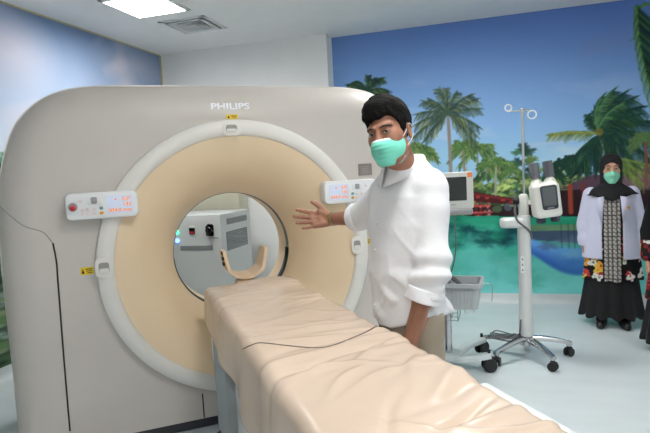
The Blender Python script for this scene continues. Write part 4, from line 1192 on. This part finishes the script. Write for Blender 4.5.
# ---------------------------------------------------------------- the man beside the table
MR = at(410, 322, 2.18)
man = Person('person', 'man in white shirt and green face mask, his open palm held towards the scanner', (MR[0], MR[1], 0), math.radians(-38.5))
J = man.J; mr = man.root
HR = rot(21.2, 5, -9); HO = J(389.5, 134.5, 2.02)
rs, re, rw_ = J(386, 192, 2.20), J(361, 217, 2.40), J(331, 219, 2.56)
ls, le, lw_ = J(429, 187, 2.04), J(431, 270, 2.02), J(410, 343, 2.04)
cam_l = man.D(-FWD); cam_r = man.D(RC @ np.array([1, 0, 0])); cam_u = man.D(RC @ np.array([0, 1, 0]))
Rhand = dict(o=rw_, x=-cam_r * 1.0 + cam_l * .12 - cam_u * .02, z=cam_l * .95 + cam_u * .22, side=1, curl=7, spread=8, thumb=50, s=1.06)
ldir = J(402, 390, 2.08) - lw_
Lhand = dict(o=lw_, x=ldir, z=-(cam_l + .6 * cam_r), side=-1, curl=16, spread=3, thumb=35, s=1.0)
Rhand['side'] = 1 if (np.cross(Rhand['z'], Rhand['x']) @ cam_u) > 0 else -1
nb = np.array([0, .03, 1.42]); nt = HO + HR @ np.array([0, .02, -.06])
SH_SECS = [(.80, 0, .0, .146, .128), (.88, 0, .0, .148, .130), (.96, 0, -.004, .148, .128), (1.05, 0, -.008, .154, .126), (1.15, 0, -.006, .168, .124), (1.25, 0, .0, .182, .122), (1.36, 0, .012, .176, .116), (1.44, 0, .022, .115, .090), (1.49, 0, .022, .070, .070)]
def body_f(P):
    d = loft(P, [(z, cx, cy, rx * .88, ry * .86) for z, cx, cy, rx, ry in SH_SECS])
    d = smin(d, cap(P, nb, nt, .060, .056), .03)
    d = smin(d, head_sdf(tf(P, HR, HO)), .02)
    d = smin(d, chain(P, [rs, re, rw_], [.05, .042, .027], .01), .02)
    d = smin(d, chain(P, [ls, le, lw_], [.05, .044, .029], .01), .02)
    mid = le + (lw_ - le) * .35; d = smin(d, cap(P, le, mid, .042, .043), .02)
    for s in (-1, 1): d = smin(d, chain(P, [(s * .07, .004, .86), (s * .085, -.0, .48), (s * .10, .03, .10)], [.070, .054, .042], .02), .04)
    d = smin(d, hand_sdf(P, Rhand), .010); d = smin(d, hand_sdf(P, Lhand), .010)
    return d
rx0, rx1 = rw_[0], (rw_ + np.array(Rhand['x']) * .2)[0]
tip = rw_ + np.array(Rhand['x']) * .19
fx = [(min(HO[0] - .1, 0), HO[0] + .1, .0036), (min(rw_[0], tip[0]) - .05, max(rw_[0], tip[0]) + .05, .0032)]
fy = [(HO[1] - .12, HO[1] + .10, .0036), (min(rw_[1], tip[1]) - .05, max(rw_[1], tip[1]) + .05, .0032)]
fz = [(HO[2] - .13, HO[2] + .05, .0036), (rw_[2] - .06, rw_[2] + .09, .0032)]
ltip = lw_ + ldir / np.linalg.norm(ldir) * .2
lo = np.minimum.reduce([tip, ltip, rw_, (-.25, -.22, .05)]) - .06; hi = np.maximum.reduce([tip, ltip, rw_, (.3, .22, 1.74)]) + .06
soft('body', body_f, lo, hi, [axis(lo[0], hi[0], .008, fx), axis(lo[1], hi[1], .008, fy), axis(.05, hi[2], .008, fz)], m_skin, mr)
def hair_f(P):
    Q = tf(P, HR, HO)
    n = .0035 * wob(Q * [1.6, 1, 1], 110, 3) + .002 * wob(Q, 240, 5)
    d = ellip(Q, (0, .020, .052), (.083, .103, .098)); d = smin(d, ellip(Q, (.0, -.038, .106), (.062, .048, .034)), .05) + n * .6
    tu = None
    for a, b, r0 in TUFTS:
        e = cap(Q, a, b, r0, .0018); tu = e if tu is None else np.minimum(tu, e)
    zl = np.interp(Q[:, 1], [-.13, -.09, -.066, -.045, -.03, -.012, .03, .05, .12], [.070, .064, .052, .034, .012, -.008, .028, -.045, -.06])
    zl = zl + .014 * wob(Q * [1, .3, .15], 150, 9) * (Q[:, 1] < -.03)
    zl = zl + .022 * np.exp(-((Q[:, 0] - .046) / .022) ** 2) * (Q[:, 1] < -.03) - .012 * np.exp(-((Q[:, 0] + .055) / .018) ** 2)
    return smin(smax(d, (zl - Q[:, 2]) * .8, .004), tu, .004)
_r = np.random.RandomState(31); TUFTS = []
for i in range(34):
    x = -.062 + .116 * i / 33; y = -.086 * math.sqrt(max(0, 1 - (x / .088) ** 2)) + .001; z = .084 + _r.uniform(-.004, .008) + .022 * max(0, min(1, (x + .005) / .035))
    TUFTS.append(((x, y, z), (x + _r.uniform(-.012, .008), y - .0025, z - _r.uniform(.014, .034) * (1.15 if x < 0 else .6)), .006))
for i in range(46):
    a = _r.uniform(-2.6, -.5); t = _r.uniform(.15, 1.0); dr = np.array([math.sin(t) * math.cos(a), math.sin(t) * math.sin(a), math.cos(t)])
    p = np.array([0, .012, .056]) + dr * [.082, .100, .098]
    tg = np.array([-.35, -.6, .55]); tg = tg - dr * (tg @ dr) * .7; tg /= np.linalg.norm(tg)
    TUFTS.append((tuple(p - dr * .006 - tg * .018), tuple(p + dr * .004 + tg * _r.uniform(.012, .022)), .006))
soft('hair', hair_f, HO - .15, HO + .18, .0036, m_hair, mr)
HT = face_parts(mr, HR, HO, (122, 214, 192), (222, 238, 234), look=(.0038, .0005))
# shirt with rolled sleeves
cuffR = re + (rw_ - re) * .16; cuffL = le + (lw_ - le) * .36
def sleeve(P, a, b, c, r): return chain(P, [a, b, c], r, .015)
def shirt_f(P):
    d = loft(P, SH_SECS, 2.2)
    d = smin(d, cap(P, (.05, .03, 1.435), ls, .060, .068), .03); d = smin(d, cap(P, (-.05, .03, 1.435), rs, .060, .066), .03)
    # back shirt tail kicks out
    d = smin(d, cap(P, (.05, .10, .92), (.09, .150, .86), .035, .018), .05)
    ang_ = np.arctan2(P[:, 0], -P[:, 1])
    hem = .84 + .06 * np.clip(np.abs(P[:, 0]) / .15, 0, 1) ** 2
    d = smax(d, hem - P[:, 2], .006)
    u = P[:, 2]; w1 = np.sin(u * 46 + 3.0 * np.sin(ang_ * 1.7) + 5 * P[:, 0]); w2 = np.sin(u * 27 - 4 * ang_ + 1.0)
    amp = np.clip((1.2 - u) / .25, .15, 1)
    d = d - .009 * amp * np.clip(w1, -.2, 1) * np.clip(.5 + w2, 0, 1) - .005 * wob(P, 22, 4)
    cr = (1 - np.abs(np.sin(u * 15 + 2.2 * ang_ + 1.3 * np.sin(ang_ * 2 + u * 9)))) ** 3; d = d - .010 * cr * np.clip(.6 + wob(P, 9, 13), 0, 1)
    cr = (1 - np.abs(np.sin(u * 9 - 3.1 * ang_ + np.sin(u * 14)))) ** 4; d = d - .008 * cr * np.clip(.4 + wob(P, 11, 17), 0, 1)
    sl = np.minimum(sleeve(P, ls, le, cuffL, [.072, .074, .066]), sleeve(P, rs, re, cuffR, [.064, .060, .052]))
    t = (P - ls) @ ((le - ls) / np.linalg.norm(le - ls))
    sl = sl - .007 * np.sin(t * 52 + 9 * P[:, 0] - 6 * P[:, 1] + 2 * np.sin(t * 19)) * np.clip(t / .25, .2, 1) - .003 * wob(P, 34, 8)
    for a, b in ((le, cuffL), (re, cuffR)):
        n = (b - a) / np.linalg.norm(b - a); sl = np.maximum(sl, np.where(np.linalg.norm(P - b, axis=1) < .14, (P - b) @ n, -1))
    d = smin(d, sl, .012)
    # open the neck
    d = smax(d, -cap(P, (0, .025, 1.46), (0, .012, 1.56), .050, .064), .008)
    return d
lo = np.minimum.reduce([rs, re, cuffR, (-.22, -.19, .79)]) - .08; hi = np.maximum.reduce([ls, le, rs, re, cuffL, (.24, .22, 1.52)]) + .08
shirt = soft('shirt', shirt_f, lo, hi, .0058, m_shirt, mr, smooth=1)
def cuff(c, a, r):
    n = (c - a) / np.linalg.norm(c - a)
    def f(P):
        t = (P - c) @ n; rad = np.linalg.norm(P - c - t[:, None] * n, axis=1)
        rr = r + .0025 * np.sin(np.arctan2((P - c)[:, 0], (P - c)[:, 1]) * 3 + t * 40)
        return np.maximum(np.maximum(np.abs(rad - rr) - .007, np.abs(t + .008) - .026), -1)
    soft('rolled_cuff', f, c - .09, c + .09, .0034, m_shirt, shirt)
cuff(cuffL, le, .066); cuff(cuffR, re, .056)
# collar
nc = np.array([0, .022, 1.488]); v = []; f = []
NCO = 48
for i in range(NCO + 1):
    q = math.radians(4 + 352 * i / NCO); fr = abs(i / NCO - .5) * 2; tipw = max(0, (fr - .72) / .28)
    dx, dy = math.sin(q), -math.cos(q)
    for k, (r, z) in enumerate(((.064, .0), (.066, .026), (.070, .033), (.076, .028), (.088 + .018 * tipw, -.006 - .02 * fr), (.098 + .034 * tipw, -.030 - .030 * fr - .030 * tipw))):
        v.append((nc[0] + dx * r * 1.04, nc[1] + dy * r - .012 * (1 if k < 4 else 1), nc[2] + z + .002 * (-dy)))
for i in range(NCO):
    for k in range(5): f.append((i * 6 + k, i * 6 + k + 1, i * 6 + k + 7, i * 6 + k + 6))
co = obj('collar', MB().add(v, f), m_shirt, mr); sm = co.modifiers.new('thick', 'SOLIDIFY'); sm.thickness = .004; sm.offset = 0
_b = bmesh.new(); _b.from_mesh(shirt.data); SB = BVHTree.FromBMesh(_b); _b.free()
def on_shirt(u, v_, off):
    o_ = man.I @ Vector(CAM); d_ = man.I.to_3x3() @ Vector(ray(u, v_)); h, n, i, l = SB.ray_cast(o_, d_)
    return None if h is None or l > 2.6 else h + n * off
def patch(name, q, m, nu=10, nv=10, off=.003):
    v = []; f = []
    for i in range(nu + 1):
        for j in range(nv + 1):
            a, b = i / nu, j / nv
            p = (1 - a) * (1 - b) * np.array(q[0], float) + a * (1 - b) * np.array(q[1]) + a * b * np.array(q[2]) + (1 - a) * b * np.array(q[3])
            h = on_shirt(p[0], p[1], off)
            if h is None: return None
            v.append(h)
    for i in range(nu):
        for j in range(nv): k = i * (nv + 1) + j; f.append((k, k + 1, k + nv + 2, k + nv + 1))
    o = obj(name, MB().add(v, f), m, shirt); s_ = o.modifiers.new('thick', 'SOLIDIFY'); s_.thickness = .003; s_.offset = 0
    return o
patch('pocket', [(380, 215), (396, 219), (393, 243), (377, 239)], m_pocket)
for (u, v_) in ((382, 199), (378, 224), (375.5, 250), (374.5, 278), (375, 305)):
    h = on_shirt(u, v_, 0); 
    if h is not None: obj('button', MB().ell(h, (.0055,) * 3, 12), m_loop, shirt)
# bracelets, belt, trousers, shoes
an = (rw_ - re) / np.linalg.norm(rw_ - re)
for off, m_, nm in ((-.010, m_gold, 'gold bracelet'), (-.024, m_steel, 'steel bracelet')):
    q = Vector(an).to_track_quat('Z', 'Y').to_matrix().to_4x4(); q.translation = Vector(rw_ + an * off)
    obj('bracelet', MB().lathe([(.0335, -.0055), (.0345, 0), (.0335, .0055), (.030, .005), (.030, -.005)], 28, q, closed=True), m_, mr, label=nm)
TR = [(.80, 0, .004, .138, .118), (.90, 0, .004, .138, .118), (.955, 0, .0, .132, .112)]
def trous_f(P):
    d = loft(P, TR)
    for s in (-1, 1):
        l = chain(P, [(s * .070, .004, .84), (s * .085, -.0, .48), (s * .10, .03, .075)], [.082, .072, .064], .03); d = smin(d, l, .03)
    d = smax(d, .055 - P[:, 2], .005)
    return d - .004 * wob(P * [1, 1, .6], 26, 6) * np.clip((.95 - P[:, 2]) * 6, 0, 1)
tr = soft('trousers', trous_f, (-.24, -.2, .03), (.24, .22, .98), .008, m_trous, mr, smooth=2)
obj('belt', MB().lathe([(1.0, .925), (1.03, .927), (1.03, .958), (1.0, .96)], 48, Matrix.Translation((0, .002, 0)) @ Matrix.Diagonal((.139, .119, 1, 1)), closed=True), m_belt, mr)
def shoe(parent, x, y, m=m_shoe, rz=0, L=.27, z0=.0):
    R = Matrix.Translation((x, y, z0)) @ Matrix.Rotation(rz, 4, 'Z')
    def f(P):
        d = chain(P, [(0, .06, .05), (0, -.02, .045), (0, -.13 * L / .27, .03)], [.042, .042, .034], .03)
        d = smin(d, cap(P, (0, .05, .05), (0, .05, .09), .042, .04), .02)
        return smax(d, .002 - P[:, 2], .004)
    return soft('shoe', f, (-.07, -.2, -.01), (.07, .14, .15), .007, m, parent, M=R)
shoe(mr, -.105, .0, rz=.15); shoe(mr, .105, .0, rz=-.15)

# ---------------------------------------------------------------- women at the back
def woman(label, loc, rz, coat, seed, white_band, xs=1.0):
    W = Person('person', label, loc, rz); r = W.root
    HOw = np.array([0, -.02, 1.365]); R = rot(2, 3, 0); s = 1.0
    hs, he, hw = [(sd * .155, .02, 1.15) for sd in (-1, 1)], [(sd * .215, .03, .90) for sd in (-1, 1)], [(sd * .215, -.01, .69) for sd in (-1, 1)]
    hands = [dict(o=np.array(hw[i]), x=np.array([0, -.08, -1.0]), z=np.array([-(1 if i else -1) * 1.0, .1, 0]), side=(1 if i == 0 else -1), curl=14, spread=2, thumb=32, s=.9) for i in (0, 1)]
    for h in hands:
        y = np.cross(h['z'], h['x']); h['side'] = 1 if y[1] < 0 else -1
    def bf(P):
        d = head_sdf((P - HOw) @ R / s, True) * s
        d = smin(d, cap(P, (0, .01, 1.14), (0, .0, 1.31), .052, .048), .02)
        d = smin(d, loft(P, [(.62, 0, 0, .13, .10), (.85, 0, 0, .12, .09), (1.05, 0, 0, .13, .09), (1.15, 0, .01, .12, .07), (1.19, 0, .01, .05, .05)]), .03)
        for i in (0, 1):
            d = smin(d, chain(P, [hs[i], he[i], hw[i]], [.042, .034, .023]), .02); d = smin(d, hand_sdf(P, hands[i]), .008)
            sd = (-1, 1)[i]; d = smin(d, chain(P, [(sd * .07, 0, .66), (sd * .08, 0, .36), (sd * .085, .02, .06)], [.07, .045, .034]), .03)
        return d
    ax = [axis(-.3, .3, .009, [(-.08, .08, .0045)]), axis(-.2, .16, .009, [(-.13, -.02, .0045)]), axis(.03, 1.5, .009, [(.5, .7, .006), (1.24, 1.44, .0045)])]
    soft('body', bf, 0, 0, ax, m_skin2, r)
    face_parts(r, R * s, HOw, (132, 214, 184), (170, 226, 204), brow=True) if False else None
    T = np.array(R) * s
    fp = face_parts_scaled(r, R, HOw, s)
    # head scarf
    def hj(P):
        Q = (P - HOw) / s
        d = ellip(Q, (0, .020, .034), (.090, .112, .104))
        d = smin(d, ellip(Q, (0, .0, -.06), (.084, .085, .09)), .04)
        d = smin(d, loft(P, [(1.10, 0, .0, .215, .122), (1.15, 0, .0, .205, .120), (1.20, 0, .0, .150, .108), (1.24, 0, -.005, .085, .095), (1.28, 0, -.005, .07, .08)]), .03)
        d = d - .004 * np.sin(P[:, 2] * 70 + 14 * P[:, 0] + 2 * np.sin(P[:, 0] * 30)) * np.clip((1.27 - P[:, 2]) * 9, 0, 1)
        op = ellip(Q, (0, -.11, -.018), (.066, .085, .082)); d = smax(d, -op, .008)
        v_ = 1.145 - .05 * np.clip(1 - np.abs(P[:, 0]) / .15, 0, 1) * (P[:, 1] < 0)
        d = smax(d, (v_ - P[:, 2]) * .8, .006)
        return smax(d, -cap(P, (0, 0, 1.08), (0, -.01, 1.32), .05), .006)
    soft('head_scarf', hj, (-.24, -.18, 1.05), (.24, .19, 1.55), .0055, m_blackcloth, r)
    rr_ = np.random.RandomState(seed)
    fl = [(rr_.uniform(-.26, .26), rr_.uniform(.40, 1.12), rr_.uniform(.014, .038), [(214, 214, 208), (222, 150, 50), (196, 60, 62), (226, 222, 214), (212, 178, 70), (176, 44, 52)][rr_.randint(6)], rr_.uniform(0, 6), rr_.choice([-1, 1])) for _ in range(170)]
    def bc(P):
        c = np.tile(np.array([22., 22, 24]), (len(P), 1))
        for (x, z, rad, col, ph, sd) in fl:
            k = (np.abs(P[:, 0] - x) < rad * 1.5) & (np.abs(P[:, 2] - z) < rad * 1.5) & (P[:, 1] * sd > -.02)
            if k.any():
                a = np.arctan2(P[k, 2] - z, P[k, 0] - x); q = np.hypot(P[k, 0] - x, P[k, 2] - z) / (rad * (1 + .35 * np.sin(3 * a + ph)))
                ii = np.nonzero(k)[0][q < 1]; c[ii] = col
                jj = np.nonzero(k)[0][q < .3]; c[jj] = np.array(col) * .45
        if white_band:
            b = (np.abs(P[:, 0]) < .068) & (P[:, 1] < 0)
            g = ((np.mod(P[:, 2], .036) < .007) | (np.mod(np.abs(P[:, 0]) + .004, .034) < .008) | (np.abs(P[:, 0]) < .006))
            sp = np.mod(np.floor(P[:, 2] / .018) + np.floor(P[:, 0] / .017), 2) < 1
            c[b] = (196, 194, 186); c[b & sp] = (150, 146, 142); c[b & g] = (84, 80, 78)
            ed = (np.abs(np.abs(P[:, 0]) - .068) < .006) & (P[:, 1] < 0); c[ed] = (20, 20, 22)
        else:
            q = np.mod(np.floor(P[:, 2] / .03) + np.floor(P[:, 0] / .03), 3) == 0
            c[q & (P[:, 2] < .95)] = (120, 32, 40)
            c[P[:, 2] > .84] = (20, 20, 22)
        return c
    secs = [(.41, 0, .0, .238, .165), (.60, 0, .0, .215, .15), (.82, 0, 0, .178, .125), (1.0, 0, 0, .168, .115), (1.12, 0, .005, .165, .10), (1.17, 0, .01, .12, .085), (1.20, 0, .01, .06, .06)]
    def tf_(P):
        d = loft(P, secs); a = np.arctan2(P[:, 0], P[:, 1])
        if not coat:
            for i in (0, 1):
                d = smin(d, chain(P, [hs[i], he[i], tuple(np.array(he[i]) * .15 + np.array(hw[i]) * .85)], [.062, .055, .05]), .02)
        return d - .006 * np.sin(a * 9) * np.clip((.85 - P[:, 2]) * 2.5, 0, 1)
    soft('tunic', tf_, (-.30, -.2, .38), (.30, .2, 1.24), .0062, m_batik, r, color=bc)
    def sk(P):
        d = loft(P, [(.085, 0, .0, .258, .185), (.25, 0, 0, .232, .165), (.46, 0, 0, .205, .145), (.62, 0, 0, .17, .12)]); a = np.arctan2(P[:, 0], P[:, 1])
        d = d - .012 * np.sin(a * 11 + .6 * np.sin(a * 3)) * np.clip((.55 - P[:, 2]) * 2.2, 0, 1)
        return smax(d, -loft(P, [(.02, 0, 0, .235, .16), (.2, 0, 0, .2, .14), (.3, 0, 0, .15, .1)]), .004)
    soft('skirt', sk, (-.31, -.24, .02), (.31, .24, .66), .008, m_blackcloth, r)
    if coat:
        def ct(P):
            d = loft(P, [(.60, 0, .004, .236, .172), (.80, 0, .004, .205, .15), (1.0, 0, .004, .186, .132), (1.11, 0, .008, .180, .116), (1.165, 0, .012, .13, .098), (1.20, 0, .012, .07, .07)])
            d = np.maximum(d, -(d + .011))
            d = np.maximum(d, np.where(P[:, 1] < .02, (.078 - .10 * np.clip(P[:, 2] - 1.06, 0, .06) * 1 - np.abs(P[:, 0])), -1))
            a = np.full(len(P), 1e3)
            for i in (0, 1):
                e = tuple(np.array(he[i]) * .08 + np.array(hw[i]) * .92)
                q = chain(P, [hs[i], he[i], e], [.066, .056, .050], .015); q = q - .003 * np.sin(P[:, 2] * 60 + 12 * P[:, 1]) * np.clip((1.1 - P[:, 2]) * 4, 0, 1)
                q = smax(q, .705 - P[:, 2], .004); a = np.minimum(a, q)
            return smin(d, a, .018)
        cto = soft('lab_coat', ct, (-.30, -.2, .58), (.30, .2, 1.23), .0062, m_coat, r)
        for sd in (-1, 1):
            lp = MB().add([(sd * .060, -.118, 1.14), (sd * .115, -.118, 1.13), (sd * .128, -.132, 1.05), (sd * .078, -.146, .90)], [(0, 1, 2, 3)])
            o = obj('lapel', lp, m_coat, cto); s_ = o.modifiers.new('thick', 'SOLIDIFY'); s_.thickness = .006
        obj('badge', MB().prism(rrect(.022, .03, .004), 0, .003, face(.118, -.130, 1.035)), m_amber, cto)
    for sd in (-1, 1): shoe(r, sd * .088, -.06, rz=sd * .12, L=.24)
    return W
def face_parts_scaled(r, R, o, s):
    T = Matrix.Identity(4)
    for i in range(3):
        for j in range(3): T[i][j] = R[i][j] * s
    T.translation = Vector(o)
    for sd in (-1, 1):
        eyes(r, T, sd, (0, 0))
        obj('eyebrow', MB().tube([T @ Vector(p) for p in ((sd * .013, -.0925, .033), (sd * .03, -.0905, .0375), (sd * .05, -.073, .032))], [.003, .004, .002], 6), m_brow, r)
    Rm = np.array(R) * s
    def msk(P):
        Q = ((P - o) @ R) / s
        b = ellip(Q, (0, -.028, -.052), (.068, .079, .074)); b = smin(b, cap(Q, (0, -.090, -.004), (0, -.106, -.034), .012, .020), .03)
        b = smin(b, cap(Q, (0, -.075, -.098), (0, -.07, -.09), .026), .03)
        zt = -.010 - .12 * np.abs(Q[:, 0])
        sh = np.maximum(b, -(b + .006)); sh = smax(sh, Q[:, 2] - zt, .002); sh = smax(sh, -.117 - Q[:, 2], .002)
        return smax(sh, Q[:, 1] + .022 + .15 * np.abs(Q[:, 2] + .06), .002)
    def mcol(P): return np.tile(np.array([134, 206, 178.]), (len(P), 1))
    c = np.array(o) + np.array(R) @ np.array([0, -.06, -.06]) * s
    mk = soft('face_mask', msk, c - .085, c + .085, .0032, m_maskp, r, color=mcol)
    for sd in (-1, 1):
        obj('ear_loop', MB().tube([T @ Vector(p) for p in ((sd * .058, -.03, -.02), (sd * .07, -.028, .0), (sd * .075, -.01, .02))], .0018, 6), m_loop, mk)
    return T
w1 = on_z(613, 325, 0)
woman('woman in black head scarf, white lab coat and flowered batik tunic standing before the mural', (w1[0], w1[1] + .03, 0), math.radians(-8), True, 4, True)
w2 = on_z(682, 354, 0)
woman('woman in black head scarf and dark patterned tunic cut off by the right picture edge', (w2[0], w2[1], 0), math.radians(-24), False, 9, False)
